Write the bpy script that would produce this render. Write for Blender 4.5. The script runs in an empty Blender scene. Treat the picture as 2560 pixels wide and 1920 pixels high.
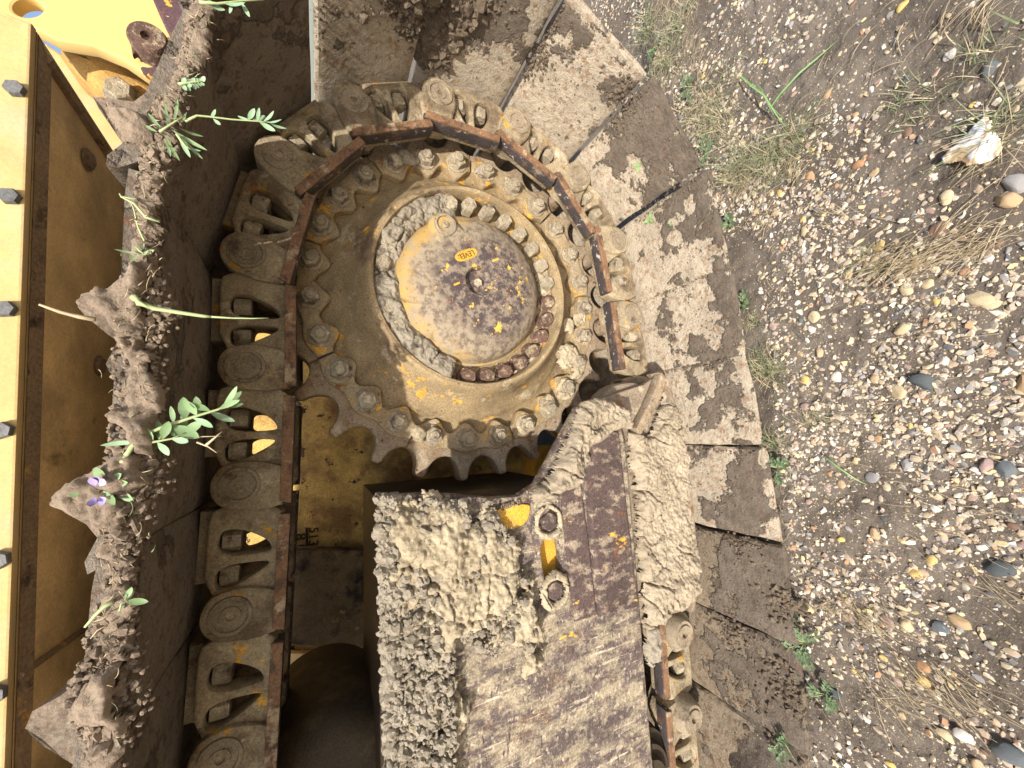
import bpy, math, random
import numpy as np
from mathutils import Vector, Matrix

random.seed(7); rng = np.random.default_rng(7)
C = bpy.context.scene.collection
U = 0.837            # metres per layout unit (distance from the lens to the outer face of the track links)
GZ = 1.205           # depth of the ground below the lens, layout units
PI = math.pi

# ------------------------------------------------------------------ camera
BX = (-.0356961, -.99254212, .1165587); BY = (-.44396891, .12024158, .88793782); BZ = (.89533089, .02005252, .44495)
cam = bpy.data.objects.new('camera', bpy.data.cameras.new('camera')); C.objects.link(cam)
cam.matrix_world = Matrix(((BX[0], -BX[1], -BX[2], 0), (BY[0], -BY[1], -BY[2], -U), (-BZ[0], BZ[1], BZ[2], GZ*U), (0, 0, 0, 1)))
cam.data.sensor_width = 36; cam.data.lens = 36*960/2560
cam.data.clip_start = 0.01; cam.data.clip_end = 500
bpy.context.scene.camera = cam

# ------------------------------------------------------------------ sky and sun
sc = bpy.context.scene
SUN = Vector((-.50, -1.0, .95)).normalized()
w = bpy.data.worlds.new('World'); sc.world = w; w.use_nodes = True
nt = w.node_tree; bg = nt.nodes['Background']; sky = nt.nodes.new('ShaderNodeTexSky')
sky.sky_type = 'NISHITA'; sky.sun_disc = False
sky.sun_elevation = math.asin(SUN.z); sky.sun_rotation = math.atan2(SUN.x, SUN.y)
sky.air_density = 1.0; sky.dust_density = 2.5; sky.ozone_density = 0.6
nt.links.new(sky.outputs[0], bg.inputs[0]); bg.inputs[1].default_value = 0.15
sl = bpy.data.lights.new('sun', 'SUN'); sl.energy = 4.5; sl.angle = math.radians(.9); sl.color = (1, .95, .885)
so = bpy.data.objects.new('sun', sl); C.objects.link(so); so.rotation_euler = SUN.to_track_quat('Z', 'Y').to_euler()
sc.view_settings.view_transform = 'Standard'; sc.view_settings.look = 'None'
sc.view_settings.gamma = 1; sc.view_settings.exposure = 0.52
sc.render.engine = 'CYCLES'
sc.cycles.max_bounces = 8; sc.cycles.diffuse_bounces = 5

# ------------------------------------------------------------------ layout helpers (layout: x along track, Y away from the lens, z downwards)
def W(x, Y, z): return Vector((x*U, (Y-1)*U, (GZ-z)*U))
def ray(px, py):
    d = (px*2560/2212-1280, py*2560/2212-960, 960.)
    return [sum(a*b for a, b in zip(d, B)) for B in (BX, BY, BZ)]
def at(px, py, Y):                      # a point of the place at distance Y, as layout (x, z)
    r = ray(px, py); k = Y/r[1]; return (r[0]*k, r[2]*k)
def atz(px, py, z):
    r = ray(px, py); k = z/r[2]; return (r[0]*k, r[1]*k)
def pts(L, Y): return [at(a, b, Y) for a, b in L]

# ------------------------------------------------------------------ noise
def _h(ix, iy, s):
    h = (ix.astype(np.int64)*374761393 + iy.astype(np.int64)*668265263 + s*69069) & 0xffffffff
    h = ((h ^ (h >> 13))*1274126177) & 0xffffffff
    return ((h ^ (h >> 16)) & 0xffff)/65535.
def vn(x, y, s=0):
    ix = np.floor(x); iy = np.floor(y); fx = x-ix; fy = y-iy
    fx = fx*fx*(3-2*fx); fy = fy*fy*(3-2*fy)
    a = _h(ix, iy, s); b = _h(ix+1, iy, s); c = _h(ix, iy+1, s); d = _h(ix+1, iy+1, s)
    return (a*(1-fx)+b*fx)*(1-fy)+(c*(1-fx)+d*fx)*fy
def fbm(x, y, s=0, o=4):
    r = 0; a = .5; t = 0
    for i in range(o): r = r+a*vn(x, y, s+i*17); t += a; a *= .5; x = x*2.03+3.1; y = y*2.03+1.7
    return r/t
def worley(x, y, s=0):
    ix = np.floor(x); iy = np.floor(y); f1 = np.full(np.shape(x), 9.); f2 = f1.copy()
    for i in (-1, 0, 1):
        for j in (-1, 0, 1):
            cx = ix+i; cy = iy+j
            d = np.hypot(cx+_h(cx, cy, s)-x, cy+_h(cx, cy, s+5)-y)
            f2 = np.where(d < f1, f1, np.minimum(f2, d)); f1 = np.minimum(f1, d)
    return f1, f2

# ------------------------------------------------------------------ mesh building
class MB:
    def __init__(s): s.v = []; s.f = []; s.m = []
    def add(s, v, f, m=0):
        n = len(s.v); s.v += [tuple(p) for p in v]; s.f += [tuple(i+n for i in q) for q in f]; s.m += [m]*len(f)
    def mesh(s, name, mats, smooth=35):
        me = bpy.data.meshes.new(name); me.from_pydata(s.v, [], s.f)
        for q in mats: me.materials.append(q)
        me.polygons.foreach_set('material_index', s.m)
        fin(me, smooth); return me
def fin(me, smooth=35):
    if smooth:
        me.polygons.foreach_set('use_smooth', [True]*len(me.polygons)); me.update()
        if smooth < 180: me.set_sharp_from_angle(angle=math.radians(smooth))
    me.update()
def npmesh(name, V, F, mat, smooth=180):
    me = bpy.data.meshes.new(name); V = np.asarray(V, np.float32); F = np.asarray(F, np.int32); k = F.shape[1]
    me.vertices.add(len(V)); me.vertices.foreach_set('co', V.ravel())
    me.loops.add(F.size); me.loops.foreach_set('vertex_index', F.ravel())
    me.polygons.add(len(F)); me.polygons.foreach_set('loop_start', np.arange(0, F.size, k, dtype=np.int32))
    me.polygons.foreach_set('loop_total', np.full(len(F), k, np.int32)); me.update(calc_edges=True)
    for q in (mat if isinstance(mat, (list, tuple)) else [mat]): me.materials.append(q)
    fin(me, smooth); return me
def obj(name, me, parent=None, label=None, cat=None, group=None, kind=None, M=None):
    o = bpy.data.objects.new(name, me); C.objects.link(o)
    if parent: o.parent = parent
    if M is not None: o.matrix_local = M
    if label: o['label'] = label
    if cat: o['category'] = cat
    if group: o['group'] = group
    if kind: o['kind'] = kind
    return o
def flat_plate(polys, half, bevel, res=1):
    """filled outline with holes; returns verts in (a, b, t) with t in [-half, half]"""
    cu = bpy.data.curves.new('c', 'CURVE'); cu.dimensions = '2D'; cu.fill_mode = 'BOTH'
    cu.extrude = half-bevel; cu.bevel_depth = bevel; cu.bevel_resolution = res; cu.offset = -bevel
    for p in polys:
        s = cu.splines.new('POLY'); s.points.add(len(p)-1); s.use_cyclic_u = True
        for i, q in enumerate(p): s.points[i].co = (q[0], q[1], 0, 1)
    o = bpy.data.objects.new('c', cu); C.objects.link(o)
    dg = bpy.context.evaluated_depsgraph_get(); me = bpy.data.meshes.new_from_object(o.evaluated_get(dg))
    v = [tuple(q.co) for q in me.vertices]; f = [tuple(p.vertices) for p in me.polygons]
    bpy.data.objects.remove(o); bpy.data.curves.remove(cu); bpy.data.meshes.remove(me)
    return v, f
def chaikin(p, n=2):
    for _ in range(n):
        q = []
        for i in range(len(p)):
            a = p[i]; b = p[(i+1) % len(p)]
            q += [(a[0]*.75+b[0]*.25, a[1]*.75+b[1]*.25), (a[0]*.25+b[0]*.75, a[1]*.25+b[1]*.75)]
        p = q
    return p
def plate(mb, polys, y0, y1, bevel=.003, m=0, loc=False):
    """outline in layout units, solid from Y=y0 (face towards the lens) to y1; loc: local frame (x, depth, outward)"""
    v, f = flat_plate(polys, (y1-y0)/2, bevel); yc = (y0+y1)/2
    if loc: V = [(a*U, (yc+t)*U, b*U) for a, b, t in v]
    else: V = [W(a, yc+t, b) for a, b, t in v]
    mb.add(V, f, m)
def box(mb, a, b, m=0, M=None, bev=0):
    (x0, y0, z0), (x1, y1, z1) = a, b
    v = [(x, y, z) for x in (x0, x1) for y in (y0, y1) for z in (z0, z1)]
    if M is not None: v = [tuple(M @ Vector(p)) for p in v]
    mb.add(v, [(0, 1, 3, 2), (4, 6, 7, 5), (0, 4, 5, 1), (2, 3, 7, 6), (0, 2, 6, 4), (1, 5, 7, 3)], m)
def lathe(mb, prof, n, M, m=0, a0=0, a1=2*PI):
    """prof: (radius, height along local y) in metres, axis local y"""
    full = abs(a1-a0-2*PI) < 1e-6; k = n if full else n+1
    v = [tuple(M @ Vector((r*math.cos(a0+(a1-a0)*i/n), h, r*math.sin(a0+(a1-a0)*i/n)))) for r, h in prof for i in range(k)]
    f = []
    for j in range(len(prof)-1):
        for i in range(n if not full else n):
            i2 = (i+1) % k if full else i+1
            f.append((j*k+i, j*k+i2, (j+1)*k+i2, (j+1)*k+i))
    mb.add(v, f, m)
def tube(mb, P, R, n=8, m=0):
    P = [Vector(p) for p in P]; v = []; f = []
    up = Vector((.3, .2, 1)).normalized()
    for i, p in enumerate(P):
        d = (P[min(i+1, len(P)-1)]-P[max(i-1, 0)]).normalized(); a = d.cross(up)
        if a.length < .05: a = d.cross(Vector((1, 0, 0)))
        a.normalize(); b = d.cross(a); r = R[i] if isinstance(R, (list, tuple)) else R
        v += [tuple(p+r*(math.cos(t)*a+math.sin(t)*b)) for t in [2*PI*j/n for j in range(n)]]
    for i in range(len(P)-1):
        for j in range(n): f.append((i*n+j, i*n+(j+1) % n, (i+1)*n+(j+1) % n, (i+1)*n+j))
    f.append(tuple(range(n))[::-1]); f.append(tuple((len(P)-1)*n+j for j in range(n)))
    mb.add(v, f, m)
def copy_tree(o, parent=None):
    c = o.copy(); C.objects.link(c); c.parent = parent
    for ch in list(o.children): copy_tree(ch, c)
    return c
ID = Matrix.Identity(4)

# ------------------------------------------------------------------ materials
class G:
    def __init__(s, name):
        s.m = bpy.data.materials.new(name); s.m.use_nodes = True; s.t = s.m.node_tree; s.n = s.t.nodes
        s.b = s.n['Principled BSDF']; s.l = s.t.links.new
        tc = s.n.new('ShaderNodeTexCoord'); oi = s.n.new('ShaderNodeObjectInfo')
        mu = s.n.new('ShaderNodeMath'); mu.operation = 'MULTIPLY'; mu.inputs[1].default_value = 53.7; s.l(oi.outputs['Random'], mu.inputs[0])
        ad = s.n.new('ShaderNodeVectorMath'); ad.operation = 'ADD'; s.l(tc.outputs['Object'], ad.inputs[0]); s.l(mu.outputs[0], ad.inputs[1])
        s.raw = tc.outputs['Object']; s.co = ad.outputs[0]; s.oi = oi
    def vec(s, scale, off=0):
        mp = s.n.new('ShaderNodeMapping'); s.l(s.co, mp.inputs[0]); mp.inputs['Scale'].default_value = scale if hasattr(scale, '__len__') else (scale,)*3
        mp.inputs['Location'].default_value = (off*3.3, off*7.1, off*1.7); return mp.outputs[0]
    def noise(s, scale, detail=5, rough=.6, off=0, dist=0):
        n = s.n.new('ShaderNodeTexNoise'); s.l(s.vec(scale, off), n.inputs['Vector']); n.inputs['Scale'].default_value = 1
        n.inputs['Detail'].default_value = detail; n.inputs['Roughness'].default_value = rough; n.inputs['Distortion'].default_value = dist
        return n.outputs['Fac']
    def vor(s, scale, off=0, feature='F1'):
        n = s.n.new('ShaderNodeTexVoronoi'); n.feature = feature; s.l(s.vec(scale, off), n.inputs['Vector']); n.inputs['Scale'].default_value = 1
        return n.outputs['Distance']
    def rng(s, x, a, b, c=0., d=1.):
        n = s.n.new('ShaderNodeMapRange'); s.l(x, n.inputs[0]); n.inputs[1].default_value = a; n.inputs[2].default_value = b
        n.inputs[3].default_value = c; n.inputs[4].default_value = d; return n.outputs[0]
    def math(s, op, a, b):
        n = s.n.new('ShaderNodeMath'); n.operation = op
        for i, q in enumerate((a, b)):
            if isinstance(q, (int, float)): n.inputs[i].default_value = q
            else: s.l(q, n.inputs[i])
        return n.outputs[0]
    def mix(s, f, a, b, mode='MIX'):
        n = s.n.new('ShaderNodeMix'); n.data_type = 'RGBA'; n.blend_type = mode
        for i, q in ((0, f), (6, a), (7, b)):
            if isinstance(q, (int, float)): n.inputs[i].default_value = q
            elif isinstance(q, tuple): n.inputs[i].default_value = q+(1,)
            else: s.l(q, n.inputs[i])
        return n.outputs[2]
    def axis(s, i):
        n = s.n.new('ShaderNodeSeparateXYZ'); s.l(s.raw, n.inputs[0]); return n.outputs[i]
    def out(s, col, rough=.85, bump=None, strength=.5, dist=.004, metal=0):
        if isinstance(col, tuple): s.b.inputs['Base Color'].default_value = col+(1,)
        else: s.l(col, s.b.inputs['Base Color'])
        if isinstance(rough, (int, float)): s.b.inputs['Roughness'].default_value = rough
        else: s.l(rough, s.b.inputs['Roughness'])
        s.b.inputs['Metallic'].default_value = metal
        s.b.inputs['Specular IOR Level'].default_value = .3
        if bump is not None:
            n = s.n.new('ShaderNodeBump'); n.inputs['Strength'].default_value = strength; n.inputs['Distance'].default_value = dist
            s.l(bump, n.inputs['Height']); s.l(n.outputs[0], s.b.inputs['Normal'])
        return s.m

YEL = (.62, .33, .045); DUST = (.34, .265, .165); DARK = (.045, .028, .022); RUST = (.20, .075, .03); PALE = (.47, .395, .27)

def grime(name, base, layers, grit=.35, bump=.5, bs=90, rough=.85, stretch=(1, 1, 1), vary=.25):
    """base colour then layers (colour, scale, threshold, softness)"""
    g = G(name); col = base
    for i, (c, s, t, wd) in enumerate(layers):
        f = g.rng(g.noise(tuple(s) if isinstance(s, tuple) else tuple(s*q for q in stretch), 7, .68, i+1.3), t, t+wd)
        col = g.mix(f, col, c)
    v = g.rng(g.noise(14, 5, .6, 9), .3, .7, 1-vary, 1+vary); v2 = g.rng(g.noise(260, 3, .7, 4), .3, .7, 1-grit, 1+grit)
    m = g.math('MULTIPLY', v, v2)
    cv = g.n.new('ShaderNodeCombineXYZ'); [g.l(m, cv.inputs[i]) for i in range(3)]
    col = g.mix(1., col, cv.outputs[0], 'MULTIPLY')
    h = g.math('ADD', g.noise(bs, 6, .7, 2), g.math('MULTIPLY', g.noise(bs*.25, 3, .6, 3), 1.5))
    return g.out(col, rough, h, bump, .006)

M_LINK = grime('dusty_link_steel', (.35, .28, .175), [(YEL, 20, .595, .03), ((.15, .108, .066), 10, .46, .16), (RUST, 30, .60, .1), (PALE, 16, .58, .08)], bump=.8)
M_RAIL = grime('worn_rail_steel', (.052, .042, .040), [((.13, .075, .045), 22, .55, .08), ((.40, .36, .31), 55, .60, .03), ((.22, .17, .12), 14, .60, .08)], bump=.4, rough=.6)
M_RAILSIDE = grime('rusty_rail_side', (.21, .115, .062), [((.10, .06, .04), 30, .50, .1), ((.36, .27, .17), 25, .54, .08)], bump=.5)
M_PIN = grime('dusty_pin_steel', (.27, .215, .145), [((.12, .09, .06), 25, .55, .1), (RUST, 30, .62, .06)], bump=.4)
M_BOLT = grime('caked_bolt_steel', (.35, .29, .20), [((.13, .09, .065), 30, .55, .08), (PALE, 40, .55, .06)], bump=.9, bs=130)
M_BOLTR = grime('rusty_bolt_steel', (.13, .075, .055), [(DUST, 45, .52, .08), (PALE, 40, .62, .05)], bump=.8, bs=130)
M_DARKBOLT = grime('grey_bolt_steel', (.15, .148, .142), [((.10, .09, .085), 40, .52, .1)], bump=.3, rough=.55)
M_TOOTH = grime('rusty_tooth_steel', (.30, .225, .145), [((.22, .12, .065), 30, .54, .1), ((.38, .31, .22), 22, .55, .1), ((.08, .05, .04), 60, .60, .05)], bump=.5)
M_SEG = grime('yellow_segment_paint', (.30, .22, .12), [(YEL, 18, .57, .03), (RUST, 35, .60, .06), (DUST, 16, .52, .06)], bump=.5)
M_HUB = grime('dusty_hub_casting', (.28, .205, .11), [(YEL, 13, .60, .03), ((.15, .10, .06), 8, .52, .14), (PALE, 18, .58, .10), (DARK, 50, .64, .04)], bump=.35, stretch=(1, 1, 1))
def mk_cover():
    g = G('chipped_cover_paint')
    n = g.n.new('ShaderNodeVectorMath'); n.operation = 'DISTANCE'; g.l(g.raw, n.inputs[0]); cp = W(.405, .96, .425); n.inputs[1].default_value = (cp.x, cp.y, cp.z)
    d = g.math('ADD', n.outputs['Value'], g.math('MULTIPLY', g.noise(11, 7, .7, 1), .13))
    yel = g.mix(g.rng(g.noise(20, 6, .7, 2), .44, .60), (.44, .28, .085), (.33, .26, .165))
    yel = g.mix(g.rng(g.noise(50, 5, .7, 3), .60, .66), yel, (.10, .06, .045))
    worn = g.mix(g.rng(g.noise(55, 7, .75, 4), .46, .58), (.075, .055, .052), (.26, .205, .15))
    worn = g.mix(g.rng(g.noise(34, 5, .7, 5), .62, .66), worn, (.28, .11, .05))
    worn = g.mix(g.rng(g.noise(33, 7, .68, 6.4), .60, .615), worn, (.66, .42, .08))
    dust = g.mix(g.rng(g.noise(60, 6, .7, 7), .45, .6), (.31, .25, .17), (.15, .11, .08))
    a = g.rng(d, .172, .21); b = g.rng(d, .228, .262)
    col = g.mix(a, worn, dust); col = g.mix(b, col, yel)
    return g.out(col, .8, g.math('ADD', g.noise(110, 6, .7, 8), g.noise(30, 3, .6, 9)), .5, .005)
M_COVER = mk_cover()
M_CAPWORN = grime('worn_cap_face', (.085, .058, .052), [((.23, .165, .12), 45, .50, .10), (YEL, 19, .60, .015), ((.30, .25, .19), 30, .60, .08), (RUST, 60, .62, .05)], bump=.4, grit=.5)
M_YPAINT = grime('plain_yellow_paint', YEL, [((.20, .10, .04), 60, .68, .03), (DUST, 12, .60, .1)], bump=.2)
M_FRAME = grime('scraped_frame_steel', (.105, .078, .070), [((.30, .24, .17), (26, 14, 34), .535, .10), ((.16, .10, .065), 9, .55, .1), ((.30, .245, .165), 20, .47, .12), ((.62, .36, .06), 17, .66, .015), ((.42, .355, .25), (70, 40, 110), .57, .08), ((.46, .39, .28), (120, 22, 10), .60, .05), ((.065, .045, .042), (14, 30, 60), .60, .05), ((.20, .12, .08), 25, .62, .06)], bump=.35, stretch=(1.7, 1, .8), grit=.5)
M_BAR = grime('worn_bar_steel', (.085, .058, .050), [((.27, .21, .15), 34, .52, .09), (YEL, 12, .655, .012), (RUST, 20, .60, .1)], bump=.3, stretch=(1.4, 1, .8), grit=.5)
M_GUARD = grime('muddy_guard_steel', (.26, .20, .14), [(RUST, 14, .56, .08), (PALE, 22, .56, .1)], bump=.5)
M_HULL = grime('hull_paint_worn', (.68, .44, .13), [(DARK, 12, .585, .02), ((.34, .19, .07), 5, .46, .12)], bump=.2)
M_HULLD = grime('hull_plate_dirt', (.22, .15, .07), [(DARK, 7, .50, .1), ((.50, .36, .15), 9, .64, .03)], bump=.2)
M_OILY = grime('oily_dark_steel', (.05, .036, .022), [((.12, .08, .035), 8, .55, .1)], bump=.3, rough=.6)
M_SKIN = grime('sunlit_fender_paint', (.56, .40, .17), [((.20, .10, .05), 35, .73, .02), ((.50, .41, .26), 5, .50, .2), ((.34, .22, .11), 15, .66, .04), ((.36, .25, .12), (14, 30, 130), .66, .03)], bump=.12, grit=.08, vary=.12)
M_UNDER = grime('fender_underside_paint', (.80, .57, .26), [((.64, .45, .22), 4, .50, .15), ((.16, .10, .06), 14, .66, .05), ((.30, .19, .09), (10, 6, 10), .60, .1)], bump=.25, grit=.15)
M_UNDERDIRT = grime('fender_edge_dirt', (.27, .19, .11), [((.50, .30, .10), 16, .60, .06), ((.08, .05, .035), 22, .55, .1)], bump=.6)
M_WORNSHOE = grime('worn_grouser_steel', (.20, .15, .105), [((.11, .08, .055), 16, .5, .12), ((.27, .22, .16), 30, .58, .08)], bump=.7)
M_SLATE = grime('dark_rubber_dirt', (.055, .038, .020), [((.11, .078, .042), 10, .5, .15)], bump=.3, rough=.7)

def mk_ripper():
    g = G('ripper_paint'); x = g.axis(0); z = g.axis(2)
    d = g.math('ADD', g.math('MULTIPLY', z, -1.6), g.math('MULTIPLY', g.noise(9, 6, .65), .9))
    f = g.rng(d, .98, 1.02)
    col = g.mix(g.rng(g.noise(22, 5, .7, 2), .67, .69), (.68, .47, .17), (.12, .06, .04))
    return g.out(col, .6, g.noise(70, 4, .6), .15)
M_RIPPER = mk_ripper()
M_RIPWORN = grime('ripper_worn_tip', (.10, .055, .06), [((.70, .38, .06), 26, .60, .02), ((.22, .10, .05), 14, .55, .1)], bump=.2)

def mk_shoe(name, dark_amt, dusty, outer):  # dusty: base tone of the plate; on the upper shoes it carries painted shade
    g = G(name)
    pale = g.mix(g.rng(g.noise(13, 6, .65, 3), .42, .62), dusty, tuple(q*.78 for q in dusty))
    pale = g.mix(g.rng(g.noise(60, 5, .7, 5), .53, .60), pale, tuple(q*w_ for q, w_ in zip(dusty, (.66, .55, .48))))
    pale = g.mix(g.rng(g.noise(45, 4, .7, 8), .62, .66), pale, tuple(q*.5 for q in dusty))
    y = g.axis(1)
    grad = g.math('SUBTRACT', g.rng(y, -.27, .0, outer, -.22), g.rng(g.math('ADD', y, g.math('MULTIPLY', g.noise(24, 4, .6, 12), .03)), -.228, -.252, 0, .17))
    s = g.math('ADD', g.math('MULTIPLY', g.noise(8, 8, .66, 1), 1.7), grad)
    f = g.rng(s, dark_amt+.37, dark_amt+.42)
    mud = g.mix(g.rng(g.noise(30, 5, .6, 6), .35, .65), (.125, .098, .072), (.19, .152, .113))
    mud = g.mix(g.rng(g.noise(70, 4, .6, 7), .60, .68), mud, (.15, .075, .05))
    col = g.mix(f, pale, mud)
    v = g.rng(g.noise(280, 3, .7, 4), .3, .7, .75, 1.25)
    cv = g.n.new('ShaderNodeCombineXYZ'); [g.l(v, cv.inputs[i]) for i in range(3)]
    col = g.mix(1., col, cv.outputs[0], 'MULTIPLY')
    h = g.math('ADD', g.math('MULTIPLY', f, 2.4), g.math('ADD', g.math('MULTIPLY', g.noise(70, 6, .75, 2), 1.2), g.math('MULTIPLY', g.noise(18, 3, .5, 3), .9)))
    return g.out(col, .9, h, .85, .008)
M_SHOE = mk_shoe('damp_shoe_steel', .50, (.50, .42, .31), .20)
M_SHOESHADE = mk_shoe('shaded_shoe_steel', .50, (.23, .19, .145), .10)  # darker, greyer shoe copy: shade of the upper run put into the colour
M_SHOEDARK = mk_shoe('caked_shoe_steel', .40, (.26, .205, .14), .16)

def mk_mud(name, a, b, c, bs=120):
    g = G(name)
    col = g.mix(g.rng(g.noise(12, 6, .65, 1), .38, .62), a, b)
    col = g.mix(g.rng(g.noise(34, 5, .7, 2), .56, .66), col, c)
    v = g.rng(g.noise(300, 3, .7, 4), .3, .7, .8, 1.2)
    cv = g.n.new('ShaderNodeCombineXYZ'); [g.l(v, cv.inputs[i]) for i in range(3)]
    col = g.mix(1., col, cv.outputs[0], 'MULTIPLY')
    h = g.math('ADD', g.noise(bs, 7, .75, 3), g.math('MULTIPLY', g.vor(bs*.6, 4), .5))
    return g.out(col, .95, h, .9, .006)
M_MUD = mk_mud('pale_dry_mud', (.52, .43, .29), (.40, .325, .21), (.25, .19, .125))
M_MUD2 = mk_mud('tan_cracked_mud', (.43, .35, .245), (.33, .265, .18), (.22, .17, .115))
M_MUDG = mk_mud('grey_dry_mud', (.36, .31, .235), (.28, .235, .17), (.20, .16, .11))
M_SOIL = mk_mud('brown_crumbly_soil', (.25, .19, .135), (.34, .26, .185), (.14, .10, .07))
M_DAMP = mk_mud('damp_brown_mud', (.135, .10, .068), (.19, .145, .10), (.09, .066, .045))
def mk_ground():
    g = G('gravelly_damp_earth')
    col = g.mix(g.rng(g.noise(5, 6, .6, 1), .38, .62), (.125, .101, .078), (.185, .153, .120))
    col = g.mix(g.rng(g.noise(40, 5, .7, 2), .55, .66), col, (.10, .08, .062))
    s = g.vor(210, 3); r = g.noise(160, 2, .5, 6)
    col = g.mix(g.math('MULTIPLY', g.rng(s, .26, .20), g.rng(r, .52, .56)), col, (.52, .40, .22))
    s2 = g.vor(120, 5); col = g.mix(g.math('MULTIPLY', g.rng(s2, .24, .19), g.rng(g.noise(90, 2, .5, 8), .56, .60)), col, (.55, .45, .30))
    h = g.math('ADD', g.noise(90, 7, .75, 3), g.math('MULTIPLY', g.noise(24, 3, .6), 1.2))
    return g.out(col, .92, h, .8, .007)
M_GROUND = mk_ground()
def mk_stone(name, a, b, rough=.75):
    g = G(name); f = g.oi.outputs['Random']
    col = g.mix(f, a, b); col = g.mix(g.rng(g.noise(60, 5, .6, 1), .5, .66), col, tuple(q*.6 for q in a))
    col = g.mix(g.rng(g.noise(26, 6, .7, 3), .50, .68, 0, .5), col, (.20, .165, .125))
    return g.out(col, .92, g.noise(170, 5, .7), .5, .004)
def mk_pebbles():
    g = G('mixed_gravel'); geo = g.n.new('ShaderNodeNewGeometry'); cr = g.n.new('ShaderNodeValToRGB'); g.l(geo.outputs['Random Per Island'], cr.inputs[0])
    e = cr.color_ramp; e.interpolation = 'CONSTANT'
    cols = [(0, (.54, .44, .29)), (.16, (.56, .49, .38)), (.33, (.45, .34, .23)), (.43, (.70, .64, .52)), (.55, (.42, .33, .24)), (.64, (.36, .24, .20)), (.70, (.10, .105, .11)), (.79, (.28, .27, .26)), (.86, (.44, .24, .13)), (.885, (.66, .54, .28)), (.94, (.36, .31, .25)), (.985, (.74, .71, .66))]
    while len(e.elements) < len(cols): e.elements.new(.5)
    for q, (p, c) in zip(e.elements, cols): q.position = p; q.color = c+(1,)
    col = g.mix(g.rng(g.noise(55, 5, .7, 2), .42, .66, .0, .42), cr.outputs[0], (.20, .165, .125)); return g.out(col, .95, g.noise(190, 5, .7), .5, .003)
M_PEB = mk_pebbles()
def mk_leaf(name, a, b, tr=.25):
    g = G(name); col = g.mix(g.rng(g.noise(40, 3, .6), .3, .7), a, b)
    m = g.out(col, .55, g.noise(200, 3, .5), .15, .002)
    g.b.inputs['Subsurface Weight'].default_value = 0
    return m
M_LEAF = mk_leaf('alfalfa_leaf', (.16, .26, .10), (.28, .38, .20)); M_WEED = mk_leaf('weed_leaf', (.10, .155, .07), (.18, .24, .13)); M_LEAFP = mk_leaf('silvery_leaf', (.30, .42, .27), (.22, .34, .18))
M_STEM = mk_leaf('pale_stem', (.42, .48, .24), (.34, .40, .18)); M_STRAW = mk_leaf('dry_straw', (.52, .43, .27), (.38, .29, .17))
M_GRASS = mk_leaf('thin_grass', (.15, .19, .085), (.27, .28, .16)); M_VIOLET = mk_leaf('violet_petal', (.33, .25, .52), (.45, .38, .62))
M_BLADE = mk_leaf('grass_blade', (.18, .32, .10), (.26, .42, .16))
M_ROOT = mk_leaf('brown_root', (.30, .22, .13), (.22, .15, .09))

# ================================================================== SETTING: the ground
def axis_steps(lo, hi, fine, far):
    a = list(np.arange(lo, hi, fine)); s = fine; p = hi
    while p < far: a.append(p); s *= 1.35; p += s
    s = fine; p = lo-fine; L = []
    while p > -far: L.append(p); s *= 1.35; p -= s
    return np.array(L[::-1]+a)
def ground_h(x, y):                     # metres; x, y world metres
    h = (fbm(x*7, y*7, 3, 4)-.5)*.022 + (fbm(x*45, y*45, 9, 3)-.5)*.010
    # earth pushed up against the sunken end of the track
    m = np.clip((-.62-x)/.25, 0, 1)*np.clip(1-np.abs(y+.17)/.20, 0, 1); h = h+m*m*(3-2*m)*.055*(.6+.8*fbm(x*14, y*14, 5, 3))
    under = np.clip((y+.02)/.1, 0, 1)*np.clip((3-np.abs(x+1))/.5, 0, 1)*np.clip((1.7-y)/.3, 0, 1); h = h-under*.05
    return h
gx = axis_steps(-1.05, 1.9, .0065, 70); gy = axis_steps(-.95, .12, .0065, 70)
X, Yg = np.meshgrid(gx, gy); Zg = ground_h(X, Yg)*np.exp(-np.maximum(0, np.hypot(X, Yg)-3)/4)
V = np.stack([X, Yg, Zg], -1).reshape(-1, 3); nx = len(gx); ii, jj = np.meshgrid(np.arange(len(gy)-1), np.arange(nx-1), indexing='ij')
F = np.stack([ii*nx+jj, ii*nx+jj+1, (ii+1)*nx+jj+1, (ii+1)*nx+jj], -1).reshape(-1, 4)
obj('ground', npmesh('ground', V, F, M_GROUND), kind='structure')
def gz(x, y): return float(ground_h(np.array([x]), np.array([y]))[0])

# ================================================================== THE BULLDOZER
dozer = obj('bulldozer', None, label='old yellow bulldozer seen from its muddy crawler track and drive sprocket', cat='bulldozer')
dozer.location = (.36, .0, 0); DM = dozer.location.copy()
LOC = Matrix.Translation(-DM)           # parts built in place
def part(name, mb, mats, M=None, parent=None, smooth=35, label=None, kind=None):
    return obj(name, mb.mesh(name, mats, smooth), parent or dozer, M=LOC if M is None else M, label=label, kind=kind)

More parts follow.
